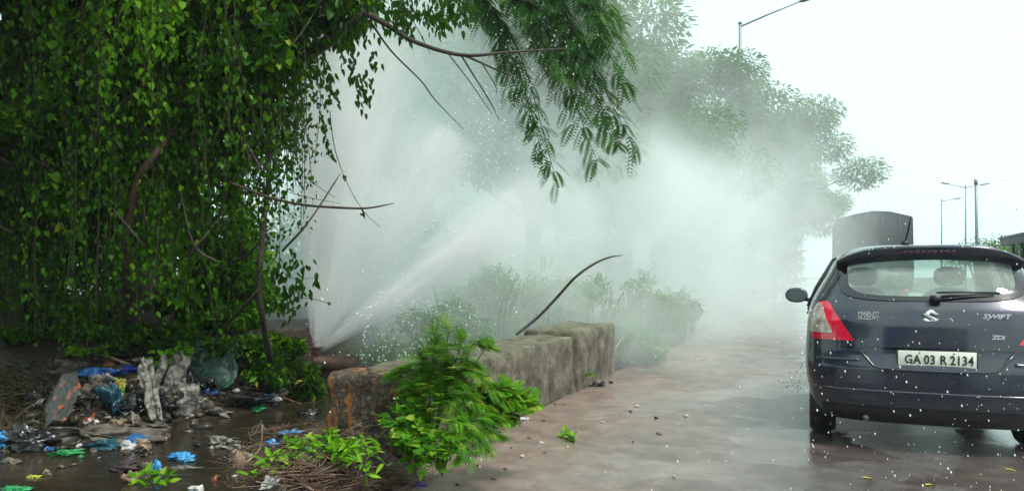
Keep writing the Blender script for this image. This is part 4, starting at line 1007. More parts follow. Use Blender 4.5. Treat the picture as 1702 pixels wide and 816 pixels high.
weed('trailing_weed', 'bright lime green weed sprawling over the heap of earth below the wall end', at(560, 775, 4.25),
     [at(470, 745, 4.35), at(520, 735, 4.4), at(545, 728, 4.45), at(575, 740, 4.35), at(600, 745, 4.3), at(630, 750, 4.3), at(645, 775, 4.15), at(560, 760, 4.1), at(590, 765, 4.05), at(520, 760, 4.2), at(610, 790, 4.0)], 26, (.045, .08), M_WEED, .42, T_OVATE, arch=.09)
weed('trailing_weed', 'paler weed with long stems creeping left over the earth heap towards the stream', at(520, 778, 4.25),
     [at(430, 770, 4.3), at(445, 755, 4.35), at(460, 790, 4.1), at(480, 760, 4.3), at(415, 790, 4.2), at(500, 740, 4.4)], 16, (.05, .08), M_WEED, .5, arch=.05)
weed('seedling', 'bright seedling leaves poking in at the bottom edge over the stream', at(262, 830, 4.6), [at(225, 806, 4.6), at(262, 802, 4.6), at(280, 806, 4.6), at(205, 812, 4.5)], 10, (.06, .09), M_WEED, .6, start=.5)
weed('torn_sprig', 'small torn green sprig lying alone on the wet road', tuple(gnd(955, 734, .012)), [gnd(932, 718, .03), gnd(940, 714, .05), gnd(936, 724, .02), gnd(948, 728, .02)], 9, (.05, .08), M_WEED, .6, arch=.01, start=.5)
for lab, px, py in (('dry tuft of grass hanging on the far half of the wall', 875, 640), ('straggly tuft of weeds at the foot of the end pier', 965, 640)):
    b0 = np.array(gnd(px, py, .01)); weed('dry_tuft', lab, b0, [b0+rvec(1)[0]*np.array([.22, .22, .0])+np.array([0, 0, rng.uniform(.04, .28)]) for i in range(12)], 7, (.05, .09), M_FERN, .22, T_OVATE, arch=.05, cat='grass tuft')
# ------------------------------------------------------------------ rubbish on the bank and in the stream
def hit(px, py):
    D = np.arange(3.4, 14, .01); u = (px-CX)/FPX*D; z = HC-(py-HY)/FPX*D
    X = -D*SA+u*CA; Y = D*CA+u*SA; g_ = np.maximum(ground_z(X, Y), np.where(X < WX-.1, -.10, -1))
    g_ = np.where(X > WX-.05, np.maximum(g_, 0.0), g_)
    k = int(np.argmax(z <= g_)); return Vector((X[k], Y[k], g_[k])), D[k]
def plastic(name, cols, scale=9, rough=.35, dirt=.5, thr=(.4, .6)):
    m, nt, out = newmat(name); b = N(nt, 'ShaderNodeBsdfPrincipled'); nt.links.new(b.outputs[0], out.inputs[0])
    tc = N(nt, 'ShaderNodeTexCoord'); v = tc.outputs['Object']; n = noise(nt, scale, 2, .5, v, .5)
    k = len(cols); st = [(thr[0]+(thr[1]-thr[0])*i/max(1, k-1), tuple(x*.8 for x in c)) for i, c in enumerate(cols)]
    r = ramp(nt, st, n.outputs[0]); r.color_ramp.interpolation = 'LINEAR' if k < 3 else 'CONSTANT'
    d = noise(nt, 14, 6, .7, v); dm = N(nt, 'ShaderNodeMapRange'); nt.links.new(d.outputs[0], dm.inputs[0]); dm.inputs[1].default_value = .48; dm.inputs[2].default_value = .62; dm.inputs[4].default_value = dirt
    nt.links.new(mixc(nt, dm.outputs[0], r.outputs[0], (.035, .026, .016)), b.inputs['Base Color']); b.inputs['Roughness'].default_value = rough
    return m
def crumple_bag(seed, dims, sharp=1.0):
    r = np.random.default_rng(seed); nu, nv = 22, 34
    u, v = np.meshgrid(np.linspace(-PI/2, PI/2, nu), np.linspace(0, 2*PI, nv+1)[:-1], indexing='ij')
    P = np.stack([np.cos(u)*np.cos(v), np.cos(u)*np.sin(v), np.sin(u)], -1).reshape(-1, 3); Q = P.copy()
    for k, (f, a) in enumerate(((2, .26), (3.4, .2), (5.5, .16), (9, .10), (14, .06))):
        for j in range(3):
            w_ = unit(r.normal(size=3))*f; s = np.sin(P@w_+r.uniform(0, 6.28)); Q += P*(a*(1-2*np.abs(s)**.7))[:, None]*.55*sharp
            Q += np.outer(np.sin(P@(unit(r.normal(size=3))*f)+r.uniform(0, 6)), unit(r.normal(size=3)))*a*.3
    Q[:, 2] = np.where(Q[:, 2] < -.55, -.55, Q[:, 2]); Q -= [0, 0, Q[:, 2].min()]
    Q /= (Q.max(0)-Q.min(0)); Q[:, :2] -= (Q[:, :2].max(0)+Q[:, :2].min(0))/2
    return Q*np.array(dims), grid_faces(nu, nv, True)
def crumple_sheet(seed, w_, h, tilt=60, amp=.12, curl=.2, th=.006):
    """a crumpled sheet lying or leaning back; width along x, thickness th"""
    r = np.random.default_rng(seed); nx, ny = 26, 22
    x, y = np.meshgrid(np.linspace(-.5, .5, nx), np.linspace(0, 1, ny), indexing='ij')
    z = 0*x
    for f, a in ((3, 1), (6, .6), (11, .4), (20, .22)):
        for j in range(3):
            an = r.uniform(0, PI); z += a*(np.abs(np.sin((x*math.cos(an)+y*math.sin(an))*f+r.uniform(0, 6)))-.5)/3
    ex = .10*vnoise(x*4+seed, y*5, seed, 2.0); x2 = x*(1+.25*vnoise(y*3, x*0, seed+1, 2))*w_+ex*w_; y2 = (y+.10*vnoise(x*4, y*2, seed+2, 2.5))*h
    z2 = z*amp*max(w_, h)*.8-curl*(x*x)*w_
    t = math.radians(tilt); P = np.stack([x2, y2*math.cos(t)-z2*math.sin(t), y2*math.sin(t)+z2*math.cos(t)], -1).reshape(-1, 3)
    P[:, 2] -= P[:, 2].min(); n = len(P); off = np.array([0, math.sin(t), -math.cos(t)])*th
    f = grid_faces(nx, ny); V = np.concatenate([P, P+off])
    idx = np.arange(n).reshape(nx, ny); lp = np.concatenate([idx[:, 0], idx[-1, 1:], idx[-2::-1, -1], idx[0, -2:0:-1]]); m_ = len(lp)
    sk = np.stack([lp, np.roll(lp, -1), np.roll(lp, -1)+n, lp+n], 1)
    return V, np.concatenate([f, f[:, ::-1]+n, sk])
P_GREY = plastic('muddy_grey_plastic', [(.10, .095, .08), (.32, .31, .28)], 12, .4, .6)
P_WHT = plastic('white_plastic', [(.42, .42, .40), (.78, .78, .76)], 12, .35, .3)
P_BLUE = plastic('blue_plastic', [(.012, .07, .28), (.03, .20, .62)], 12, .3, .45)
P_RBLUE = plastic('royal_blue_plastic', [(.008, .03, .42), (.02, .08, .75)], 12, .3, .3)
P_SKY = plastic('sky_blue_plastic', [(.03, .22, .55), (.10, .48, .85)], 12, .3, .3)
P_BLK = plastic('black_plastic_bag', [(.006, .007, .009), (.03, .032, .036)], 10, .25, .3)
P_TEAL = plastic('teal_foil', [(.01, .05, .07), (.02, .11, .17)], 10, .3, .3)
P_TARP = plastic('dark_green_tarpaulin', [(.006, .04, .028), (.012, .075, .05)], 8, .5, .2)
P_GRN = plastic('green_plastic', [(.01, .22, .07), (.05, .5, .16)], 12, .35, .3)
P_TAN = plastic('tan_paper', [(.16, .11, .06), (.42, .33, .2)], 12, .7, .5)
P_BRN = plastic('brown_card', [(.09, .045, .02), (.26, .13, .07), (.60, .52, .42)], 5, .6, .35, (.3, .75))
P_RED = plastic('red_rag', [(.25, .035, .012), (.5, .09, .03)], 12, .7, .5)
P_PRINT = plastic('printed_sheet', [(.055, .052, .05), (.075, .07, .066), (.55, .10, .012), (.16, .20, .30), (.06, .055, .05)], 9, .4, .7, (.44, .68))
P_SNACK = plastic('snack_wrapper', [(.05, .35, .02), (.6, .75, .08), (.65, .03, .05), (.8, .8, .75)], 20, .25, .15, (.35, .62))
P_WRAP = plastic('printed_wrapper', [(.7, .68, .62), (.75, .72, .6), (.6, .05, .02), (.65, .4, .03)], 22, .3, .3, (.35, .65))
P_PURP = plastic('dark_purple_cloth', [(.03, .018, .02), (.085, .055, .06)], 10, .8, .3)
P_RAG = plastic('grey_rag', [(.07, .062, .05), (.36, .34, .30)], 16, .8, .5)
P_LIMEP = plastic('lime_plastic', [(.35, .42, .03), (.55, .62, .10)], 10, .4, .3)
P_STONE = plastic('wet_stone', [(.10, .085, .065), (.26, .23, .19)], 10, .5, .4)
P_SACK = plastic('mud_soaked_sack', [(.06, .05, .038), (.19, .165, .13)], 8, .8, .5)
P_YEL = plastic('yellow_leaf', [(.5, .42, .02), (.7, .62, .05)], 10, .5, .1)
IT = [  # name, label, category, px, bottom py, width px, height px, kind, material
 ('sack', 'muddy grey sack lying on top of the rubbish at far left', 'sack', 88, 634, 92, 36, 'bag', P_SACK),
 ('plastic_bag', 'mud streaked blue bag spread on the heap right of the grey sack', 'bag', 150, 640, 82, 30, 'bag', P_BLUE),
 ('plastic_bag', 'small royal blue bag at the right end of the larger blue one', 'bag', 204, 628, 40, 22, 'bag', P_RBLUE),
 ('plastic_sheet', 'grey plastic sheet with orange print leaning on the left heap', 'sheet', 98, 722, 58, 92, 'sheet52r-32', P_PRINT),
 ('wrapper', 'white wrapper with red and yellow print beside the leaning grey sheet', 'wrapper', 146, 709, 26, 26, 'bag', P_WRAP),
 ('foil_bag', 'dark teal foil bag standing in the middle of the heap', 'bag', 181, 697, 40, 56, 'bag', P_TEAL),
 ('snack_packet', 'green and red snack packet on the dark teal bag', 'packet', 195, 664, 19, 28, 'sheet80', P_SNACK),
 ('cardboard_scrap', 'brown and white torn card leaning by the tall grey rag', 'cardboard', 224, 672, 46, 42, 'sheet60', P_BRN),
 ('stone', 'pale rounded stone below the torn brown card', 'stone', 217, 706, 26, 26, 'bag', P_STONE),
 ('torn_cloth', 'long twisted grey cloth hanging down the heap to the water', 'cloth', 264, 704, 20, 100, 'sheet72r-18', P_RAG),
 ('torn_cloth', 'peaked grey cloth standing right of the long twisted one', 'cloth', 283, 668, 30, 66, 'sheet70r8', P_RAG),
 ('torn_cloth', 'thin grey cloth strip hanging at the left of the long twisted one', 'cloth', 246, 672, 13, 66, 'sheet74r12', P_RAG),
 ('torn_cloth', 'brown stained cloth lump between the hanging grey strips', 'cloth', 268, 690, 36, 44, 'bag', P_SACK),
 ('plastic_bag', 'crumpled silver grey bag at the water edge right of the grey cloths', 'bag', 312, 692, 54, 50, 'bag', P_GREY),
 ('bin_bag', 'big black bag sunk under the leaf litter at far left', 'bag', 32, 752, 80, 50, 'bag', P_BLK),
 ('bin_bag', 'black bag buried behind the stone and the brown card', 'bag', 240, 700, 84, 58, 'bag', P_BLK),
 ('plastic_bag', 'turquoise bag cut off by the left edge of the picture', 'bag', 2, 748, 22, 34, 'bag', P_SKY),
 ('tarpaulin', 'dark green tarpaulin draped below the creeping herb', 'tarpaulin', 328, 646, 84, 66, 'sheet66', P_TARP),
 ('tarpaulin', 'black tarpaulin fold left of the dark green one', 'tarpaulin', 262, 640, 80, 40, 'sheet60', P_BLK),
 ('plastic_bag', 'small blue crumpled bag right of the silver grey one', 'bag', 346, 664, 27, 20, 'bag', P_BLUE),
 ('bin_bag', 'long flat black bag along the water edge', 'bag', 392, 682, 96, 26, 'bag', P_BLK),
 ('plastic_bag', 'white bag lying at the right end of the flat black one', 'bag', 452, 674, 28, 17, 'bag', P_WHT),
 ('wrapper', 'thin sky blue wrapper touching the white bag', 'wrapper', 437, 664, 22, 11, 'bag', P_SKY),
 ('rag', 'small white rag at the water edge below the flat black bag', 'rag', 362, 692, 40, 14, 'bag', P_RAG),
 ('plastic_strip', 'dark green plastic strip beside the flat black bag', 'plastic', 420, 684, 34, 11, 'bag', P_GRN),
 ('stone', 'grey stone on the bank right of the white bag', 'stone', 463, 660, 26, 17, 'bag', P_STONE),
 ('plastic_sheet', 'long muddy grey sheet half sunk along the left side of the stream', 'sheet', 150, 738, 186, 30, 'bag', P_SACK),
 ('rag', 'rust red rag on the long muddy sheet', 'rag', 198, 720, 42, 10, 'bag', P_RED),
 ('wrapper', 'turquoise wrapper on the long muddy sheet', 'wrapper', 168, 733, 26, 14, 'bag', P_SKY),
 ('foil_bag', 'dark teal bag floating below the long muddy sheet', 'bag', 160, 748, 66, 20, 'bag', P_TEAL),
 ('plastic_strip', 'bright green flat strip floating at the left', 'plastic', 100, 758, 56, 12, 'bag', P_GRN),
 ('wrapper', 'blue wrapper at the left end of the bright green strip', 'wrapper', 75, 750, 24, 12, 'bag', P_BLUE),
 ('paper_ball', 'white crumpled ball in the stream below the rust red rag', 'paper', 211, 749, 24, 20, 'bag', P_WHT),
 ('paper_scrap', 'tan crumpled paper right of the white crumpled ball', 'paper', 234, 748, 26, 22, 'bag', P_TAN),
 ('paper_scrap', 'small tan scrap floating alone right of the rubbish', 'paper', 266, 733, 20, 11, 'bag', P_TAN),
 ('torn_cloth', 'dark purple cloth floating in the near stream', 'cloth', 198, 786, 70, 22, 'bag', P_PURP),
 ('husk', 'brown frayed husk floating below the dark purple cloth', 'husk', 214, 804, 30, 24, 'bag', P_TAN),
 ('plastic_bag', 'upright light blue bag in the near stream', 'bag', 257, 789, 24, 30, 'bag', P_SKY),
 ('plastic_bag', 'light blue bag floating flat right of the upright one', 'bag', 298, 768, 54, 18, 'bag', P_SKY),
 ('stone', 'tan stone touching the upright light blue bag', 'stone', 240, 783, 20, 18, 'bag', P_STONE),
 ('stone', 'brown stone in front of the upright light blue bag', 'stone', 240, 797, 16, 15, 'bag', P_STONE),
 ('plastic_strip', 'dirty white strip floating below the flat light blue bag', 'plastic', 305, 780, 66, 7, 'bag', P_GREY),
 ('rag', 'grey green rag stranded where the stream meets the earth heap', 'rag', 374, 746, 70, 22, 'bag', P_RAG),
 ('lime_scrap', 'yellow green plastic scrap at bottom left', 'plastic', 52, 795, 28, 9, 'bag', P_LIMEP),
 ('paper_scrap', 'tan scrap right of the yellow green one', 'paper', 76, 790, 24, 13, 'bag', P_TAN),
 ('stone', 'flat grey stone at the left edge in the stream', 'stone', 14, 771, 36, 13, 'bag', P_STONE),
 ('plastic_sheet', 'bright green sheet in the bottom left corner', 'sheet', 22, 818, 58, 12, 'bag', P_GRN),
 ('slipper', 'black and white slipper floating in the stream beside the wall', 'slipper', 508, 690, 44, 14, 'bag', P_BLK),
 ('rag', 'white rag on the black slipper', 'rag', 514, 690, 20, 8, 'bag', P_WHT),
 ('plastic_strip', 'sky blue strip at the top of the earth heap by the stream', 'plastic', 478, 724, 42, 12, 'bag', P_SKY),
 ('plastic_strip', 'second, shorter blue strip lower on the earth heap edge', 'plastic', 450, 738, 24, 12, 'bag', P_SKY),
 ('paper_scrap', 'tan card scrap standing at the left foot of the earth heap', 'paper', 396, 776, 20, 26, 'sheet70', P_TAN),
 ('wrapper', 'white torn wrapper in the earth heap at the bottom', 'wrapper', 444, 812, 30, 24, 'sheet50', P_WHT),
 ('plastic_scrap', 'small bright blue scrap on the silt at the bottom', 'plastic', 699, 809, 26, 12, 'bag', P_RBLUE),
 ('stone', 'white pebble at the bottom edge left of the earth heap', 'stone', 324, 816, 30, 12, 'bag', P_WHT),
 ('dead_leaf', 'single yellow leaf lying on the dark bank', 'leaf', 410, 640, 22, 18, 'sheet50', P_YEL),
 ('rag', 'faded red rag caught in the shrub by the slender stem', 'rag', 436, 584, 20, 16, 'bag', P_RED),
 ('plastic_bag', 'pale cream bag flattened at the top of the bank', 'bag', 436, 601, 36, 9, 'bag', P_WHT),
 ('plastic_bag', 'pale bag tucked under the creeping herb above the blue bag', 'bag', 228, 602, 36, 10, 'bag', P_WHT),
 ('plastic_sheet', 'bright blue sheet behind the broken end of the wall', 'sheet', 550, 632, 44, 20, 'bag', P_RBLUE),
 ('rock', 'beige rock where the spray bursts out', 'rock', 535, 610, 42, 12, 'bag', P_STONE),
 ('wrapper', 'flattened white wrapper on the road at the foot of the leafy branch', 'wrapper', 866, 699, 34, 8, 'bag', P_WHT),
 ('wrapper', 'smaller grey wrapper on the road right of the flattened white one', 'wrapper', 902, 700, 18, 5, 'bag', P_GREY),
 ('paper_scrap', 'white rectangle of paper on the silt', 'paper', 900, 736, 13, 5, 'bag', P_WHT),
 ('paper_scrap', 'pinkish scrap at the foot of the far wall', 'paper', 930, 673, 20, 7, 'bag', P_TAN),
 ('dark_bag', 'dark blue bag in the weeds at the foot of the end pier', 'bag', 993, 643, 30, 12, 'bag', P_BLK),
 ('bin_bag', 'glossy black bag with a knotted top left of the leaning printed sheet', 'bag', 58, 690, 60, 46, 'bag', P_BLK),
 ('plastic_bag', 'mud brown bag half buried between the printed sheet and the teal bag', 'bag', 152, 684, 52, 44, 'bag', P_SACK),
 ('plastic_bag', 'dirty cream bag on top of the heap behind the teal foil bag', 'bag', 165, 652, 44, 30, 'bag', P_GREY),
 ('bin_bag', 'black bag behind the silver grey crumpled bag', 'bag', 318, 664, 66, 40, 'bag', P_BLK),
 ('torn_cloth', 'brown cloth spread in the mud at the foot of the heap, below the stone', 'cloth', 245, 716, 70, 14, 'bag', P_SACK),
 ('plastic_bag', 'grey brown bag at the water edge between the silver bag and the white rag', 'bag', 338, 694, 46, 26, 'bag', P_SACK),
 ('carton', 'crushed pale carton left of the pale rounded stone', 'carton', 192, 712, 34, 18, 'bag', P_TAN),
 ('plastic_bag', 'dark slimy bag at the water edge under the printed sheet', 'bag', 118, 728, 70, 20, 'bag', P_BLK),
]
for i, (nm, lab, cat, px, py, wpx, hpx, kind, mt) in enumerate(IT):
    p, D = hit(px, py); s = D/FPX; wd, ht = wpx*s*(1.25 if px < 480 and py < 760 else 1.05), hpx*s*(1.15 if px < 480 and py < 700 else 1.0)
    if kind == 'bag':
        flat = ht < wd*.45; d_ = wd*rng.uniform(.45, .65) if flat else max(ht*.7, wd*.5)
        v_, f_ = crumple_bag(100+i, (wd, d_, max(.015, ht*(1.0 if not flat else .92))), .6 if nm in ('stone', 'rock') else 1.0); off = d_*.35
    else:
        tl, _, rl = kind[5:].partition('r')
        v_, f_ = crumple_sheet(100+i, wd, ht*1.05, float(tl), th=.005); off = 0
        if rl: v_ = v_ @ np.array(Matrix.Rotation(math.radians(float(rl)), 3, 'Y')).T; v_[:, 2] -= v_[:, 2].min()
    o = mesh_obj(nm, v_, f_, mt, smooth=(nm in ('stone', 'rock', 'sack')))
    o.location = p+FWD*off*1.0+Vector((0, 0, -.012)); o.rotation_euler = (0, 0, YAW+rng.normal(0, .15))
    tag(o, lab, cat)
# scattered pebbles and fallen leaves on the road
i = 0
for px, py, w_, mt, lab in ((1058, 676, 8, P_WHT, 'white fleck'), (1048, 684, 7, P_STONE, 'grey fleck'), (1090, 696, 10, P_BLK, 'dark clod'), (1096, 722, 12, P_GREY, 'pale green wrapper'), (1002, 703, 8, P_WHT, 'x'),
                            (1052, 735, 5, P_BLK, 'x'), (1140, 692, 9, P_WHT, 'x'), (960, 789, 5, P_WHT, 'x'), (1120, 793, 7, P_WHT, 'x'), (868, 760, 10, P_WHT, 'x'), (880, 728, 9, P_TAN, 'x'), (850, 745, 6, P_TAN, 'x'), (820, 796, 10, P_STONE, 'x'),
                            (760, 806, 9, P_STONE, 'x'), (905, 752, 6, P_STONE, 'x'), (795, 775, 8, P_STONE, 'x'), (840, 780, 8, P_STONE, 'x'), (940, 650, 9, P_STONE, 'x'), (1015, 637, 9, P_BLK, 'x')):
    p, D = hit(px, py); v_, f_ = crumple_bag(300+i, (w_*D/FPX, w_*.8*D/FPX, w_*.45*D/FPX), .6); o = mesh_obj('litter_scrap', v_, f_, mt, smooth=True); o.location = p; i += 1
    tag(o, 'tiny scrap or pebble scattered on the wet silt and road', 'scrap', group='tiny scraps scattered on the road')
for px, py, an in ((1432, 791, .1), (1536, 803, .5), (1668, 777, -.3)):
    p = gnd(px, py, .006); mb = MB(); leaves(mb, [[0, -.03, 0]], [[math.cos(an), math.sin(an), .02]], [[0, 0, 1]], .075, .03, T_OVATE, [1]); o = mb.build('fallen_leaf', P_YEL); o.location = p
    tag(o, 'yellow leaf floating on the dark water behind the car', 'leaf', group='yellow leaves behind the car')
# sticks
for lab, pts, r, mt in (('thin pale stick lying across the heap under the blue bags', [(112, 648, 7.45), (170, 642, 7.4), (236, 628, 7.4)], .011, P_TAN),
                    ('forked dead branch lying above the blue bags', [(155, 588, 7.7), (178, 592, 7.7), (215, 606, 7.6)], .018, P_TAN),
                    ('bent pale stick poking up from the earth heap by the stream', [(408, 770, 4.9), (432, 745, 4.95), (436, 705, 5.0)], .007, P_TAN),
                    ('long brown stick lying across the bottom of the earth heap', [(400, 778, 4.4), (470, 785, 4.15), (520, 815, 3.9)], .007, P_BRN),
                    ('straw coloured stick crossing the leftward weed', [(470, 728, 4.5), (490, 738, 4.4), (512, 760, 4.3)], .006, P_TAN),
                    ('weathered grey white stick upright in the earth heap', [(505, 812, 4.0), (508, 785, 4.15), (504, 764, 4.25)], .014, P_RAG),
                    ('small white stick in the stream by the tan paper', [(231, 716, 6.6), (246, 738, 6.5)], .008, P_WHT),
                    ('dead twig on the bank right of the white bag', [(470, 660, 8.0), (500, 672, 7.8)], .010, P_BRN)):
    mb = MB(); mb.tube(catmull([A3(*p_) for p_ in pts], 5), r, 6); tag(mb.build('stick', mt, smooth=True), lab, 'stick')
# matted dead stems, roots and leaf litter nobody could count
def litter(name, lab, spots, n, L, mt, rr=(.0015, .004), up=.25):
    mb = MB()
    for k in range(n):
        px, py, sx_, sy_ = spots[rng.integers(len(spots))]; p, D = hit(px+rng.normal(0, sx_), py+rng.normal(0, sy_))
        p = np.array(p)+np.array([0, 0, rng.uniform(0, .05)]); d = rvec(1)[0]; d[2] = abs(d[2])*up; l = rng.uniform(*L); d2 = unit(d+rvec(1)[0]*.35*np.array([1, 1, .4]))
        mb.tube([p, p+d*l*.5, p+d*l*.5+d2*l*.5], rng.uniform(*rr), 3, False)
    return tag(mb.build(name, mt), lab, 'plant litter', kind='stuff')
litter('dead_stems', 'matted brown dead stems and roots on the earth heap', [(560, 800, 60, 14), (480, 790, 45, 18), (640, 800, 30, 10), (430, 770, 30, 18), (520, 725, 50, 8)], 900, (.05, .22), pbr('dead_stem', (.09, .048, .032), .8, col2=(.20, .13, .085), vscale=5))
litter('dry_grass', 'matted dry grass and stems on the heap at far left', [(20, 640, 28, 16), (35, 680, 30, 20), (15, 705, 22, 16), (70, 650, 20, 10)], 800, (.12, .38), pbr('dry_grass', (.10, .08, .035), .8, col2=(.035, .022, .012), vscale=3), (.002, .006), .5)
litter('dark_twigs', 'tangled dark twigs on the bank below the undergrowth', [(420, 620, 40, 20), (470, 630, 25, 14), (370, 600, 40, 14), (250, 600, 90, 12), (330, 670, 60, 10)], 700, (.12, .4), pbr('dark_twig', (.03, .02, .013), .7, col2=(.08, .05, .03), vscale=4), (.002, .006), .6)
# small torn scraps of rubbish trodden into the bank
mb = MB(); 
for k in range(700):
    q = rng.random()**1.15
    px, py = (rng.uniform(40, 345), rng.normal(662, 28)) if q < .5 else ((rng.uniform(330, 440), rng.normal(655, 9)) if q < .65 else ((rng.uniform(0, 250), rng.normal(735, 12)) if q < .9 else (rng.uniform(340, 520), rng.normal(760, 20))))
    p, D = hit(px, py); sz = rng.uniform(.015, .05)*(2.2 if q < .5 and rng.random() < .5 else 1)
    nu, nv = 5, 8; u, v = np.meshgrid(np.linspace(-PI/2, PI/2, nu), np.linspace(0, 2*PI, nv+1)[:-1], indexing='ij')
    v_ = np.stack([np.cos(u)*np.cos(v), np.cos(u)*np.sin(v), np.sin(u)], -1).reshape(-1, 3)*rng.uniform(.45, 1.3, (nu*nv, 1))*sz*np.array([1, rng.uniform(.5, 1), rng.uniform(.15, .6)])
    mb.add((v_@np.array(Matrix.Rotation(rng.uniform(0, 6.3), 3, 'Z') @ Matrix.Rotation(rng.normal(0, .5), 3, 'X')).T)+np.array(p)+np.array([0, 0, sz*.2]), grid_faces(nu, nv, True), rng.random()*(.999 if rng.random() < .5 else .75))
m, nt, out = newmat('scrap_colours'); b = N(nt, 'ShaderNodeBsdfPrincipled'); nt.links.new(b.outputs[0], out.inputs[0]); a_ = N(nt, 'ShaderNodeAttribute', attribute_name='rnd')
r = ramp(nt, [(0, (.018, .015, .011)), (.3, (.06, .048, .035)), (.52, (.20, .18, .15)), (.62, (.03, .025, .02)), (.84, (.02, .09, .24)), (.88, (.45, .43, .40)), (.94, (.16, .05, .02)), (.97, (.02, .10, .05))], a_.outputs['Fac']); r.color_ramp.interpolation = 'CONSTANT'
nt.links.new(r.outputs[0], b.inputs['Base Color']); b.inputs['Roughness'].default_value = .4
tag(mb.build('rubbish_scraps', m, rnd=True), 'small torn scraps of plastic and paper trodden into the bank', 'scraps', kind='stuff')
# ------------------------------------------------------------------ truck
M_TARPT = pbr('grey_truck_tarpaulin', (.028, .040, .052), .6, var=.4, vscale=2, bump=.5, bscale=6)
M_TRK = pbr('truck_paint', (.10, .07, .05), .5, var=.4, vscale=2)
u_, D_ = (1453-CX)/FPX*26, 26.0
p = uw(u_, D_); tk = empty('cargo_truck', (p.x, p.y, 0), label='truck with a high load under grey tarpaulin far ahead in the haze', cat='truck')
mb = MB(); W_ = 1.2
prof = [(-W_, .95), (-W_-.02, 1.5), (-W_-.01, 3.30), (-W_+.03, 3.37), (-.5, 3.56), (-.05, 3.62), (.5, 3.55), (W_-.03, 3.40), (W_+.01, 3.33), (W_+.02, 1.5), (W_, .95)]
ys_ = np.linspace(0, 6.2, 12); A = []
for y in ys_:
    A.append(np.array([[x+.02*math.sin(y*3+z), y, z+.03*math.sin(y*4+x*3)] for x, z in prof]))
A = np.array(A); mb.add(A.reshape(-1, 3), grid_faces(12, len(prof))); mb.add(A[0], np.array([list(range(11))])); mb.add(A[-1], np.array([list(range(11))[::-1]]))
mb.build('tarpaulin', M_TARPT, tk)
mb = MB()
for x_ in (-.8, -.27, .27, .8): mb.tube([(x_, -.03, 1.5), (x_*1.02, -.05, 2.6), (x_, -.03, 3.38+.2*(1-abs(x_)))], .012, 5)
for z_ in (1.95, 2.75): mb.tube([(-1.2, -.04, z_+.03), (0, -.06, z_-.05), (1.2, -.04, z_+.02)], .012, 5)
mb.build('rope_lashing', M_BLK, tk)
mb = MB(); mb.box((0, 3.1, .86), (2.36, 6.3, .18)); mb.build('bed', M_TRK, tk)
mb = MB(); mb.box((0, -.06, 1.25), (2.3, .06, .6)); tg_ = mb.build('tailboard', M_TRK, tk)
for s in (-1, 1):
    mb = MB(); mb.box((s*.95, -.10, .80), (.26, .05, .12)); mb.build('rear_lamp', M_RED, tk)
    for wy in (1.0, 2.1, 7.2):
        mb = MB(); mb.tube([(s*.75, wy, .48), (s*1.12, wy, .48)], .48, 22); mb.build('wheel', M_RUB, tk)
mb = MB(); mb.box((0, 7.3, 1.6), (2.2, 1.7, 1.9)); bevel(mb.build('cab', M_TRK, tk), .12)
# ------------------------------------------------------------------ lamps and pole
M_GALV = pbr('galvanised_steel', (.22, .27, .27), .5, metal=.6, var=.2, vscale=4)
def lamp(X, Y, h, arms, lab, r=.075):
    e = empty('street_lamp', (X, Y, 0), label=lab, cat='street lamp'); mb = MB()
    mb.tube([(0, 0, 0), (0, 0, h*.5), (0, 0, h)], [r*1.15, r, r*.75], 10); mb.tube([(0, 0, h), (0, 0, h+.06)], r*1.1, 10); mb.build('pole', M_GALV, e, smooth=True)
    b2 = MB(); b2.box((0, 0, .02), (.4, .4, .04)); b2.build('base_plate', M_GALV, e)
    for dx, dy, dz in arms:
        a = MB(); a.tube([(0, 0, h-.12), (dx*.5, dy*.5, h-.12+dz*.52), (dx, dy, h-.12+dz)], [r*.5, r*.45, r*.4], 8); ar = a.build('arm', M_GALV, e, smooth=True)
        a = MB(); d = unit(np.array([dx, dy, dz*.8])); P = np.array([dx, dy, h-.12+dz])
        k_ = r/.075; a.tube([P-d*.05, P+d*.12, P+d*.5, P+d*.68], [.04*k_, .08*k_, .09*k_, .04*k_], 10); a.build('lamp_head', M_GALV, ar, smooth=True)
D_ = 29.0; p = uw(px_u(1230, D_), D_); h_ = HC+(HY-40)/FPX*D_
arm = R3*2.15-F3*.6
lamp(p.x, p.y, h_, [(arm[0], arm[1], .78)], 'tall single arm street lamp rising above the roadside trees', .075)
D_ = 70.0; p = uw(px_u(1565, D_), D_); lamp(p.x, p.y, HC+(HY-333)/FPX*D_, [(R3[0]*1.2, R3[1]*1.2, .25)], 'farthest faint single arm street lamp beside the truck', .065)
D_ = 58.0; p = uw(px_u(1605, D_), D_); lamp(p.x, p.y, HC+(HY-310)/FPX*D_, [(R3[0]*1.2, R3[1]*1.2, .25), (-R3[0]*1.3, -R3[1]*1.3, .3)], 'faint double arm street lamp left of the bare pole', .06)
D_ = 48.0; p = uw(px_u(1625, D_), D_); e = empty('utility_pole', (p.x, p.y, 0), label='plain thick pole right of the double arm street lamp', cat='pole')
mb = MB(); h_ = HC+(HY-298)/FPX*D_; mb.tube([(0, 0, 0), (-.1, 0, h_)], [.12, .08], 10); mb.build('pole', M_GALV, e, smooth=True)
mb = MB(); mb.tube([(-.1, 0, h_-.35), (-.1, 0, h_)], .11, 10); mb.build('pole_cap', M_GALV, e)
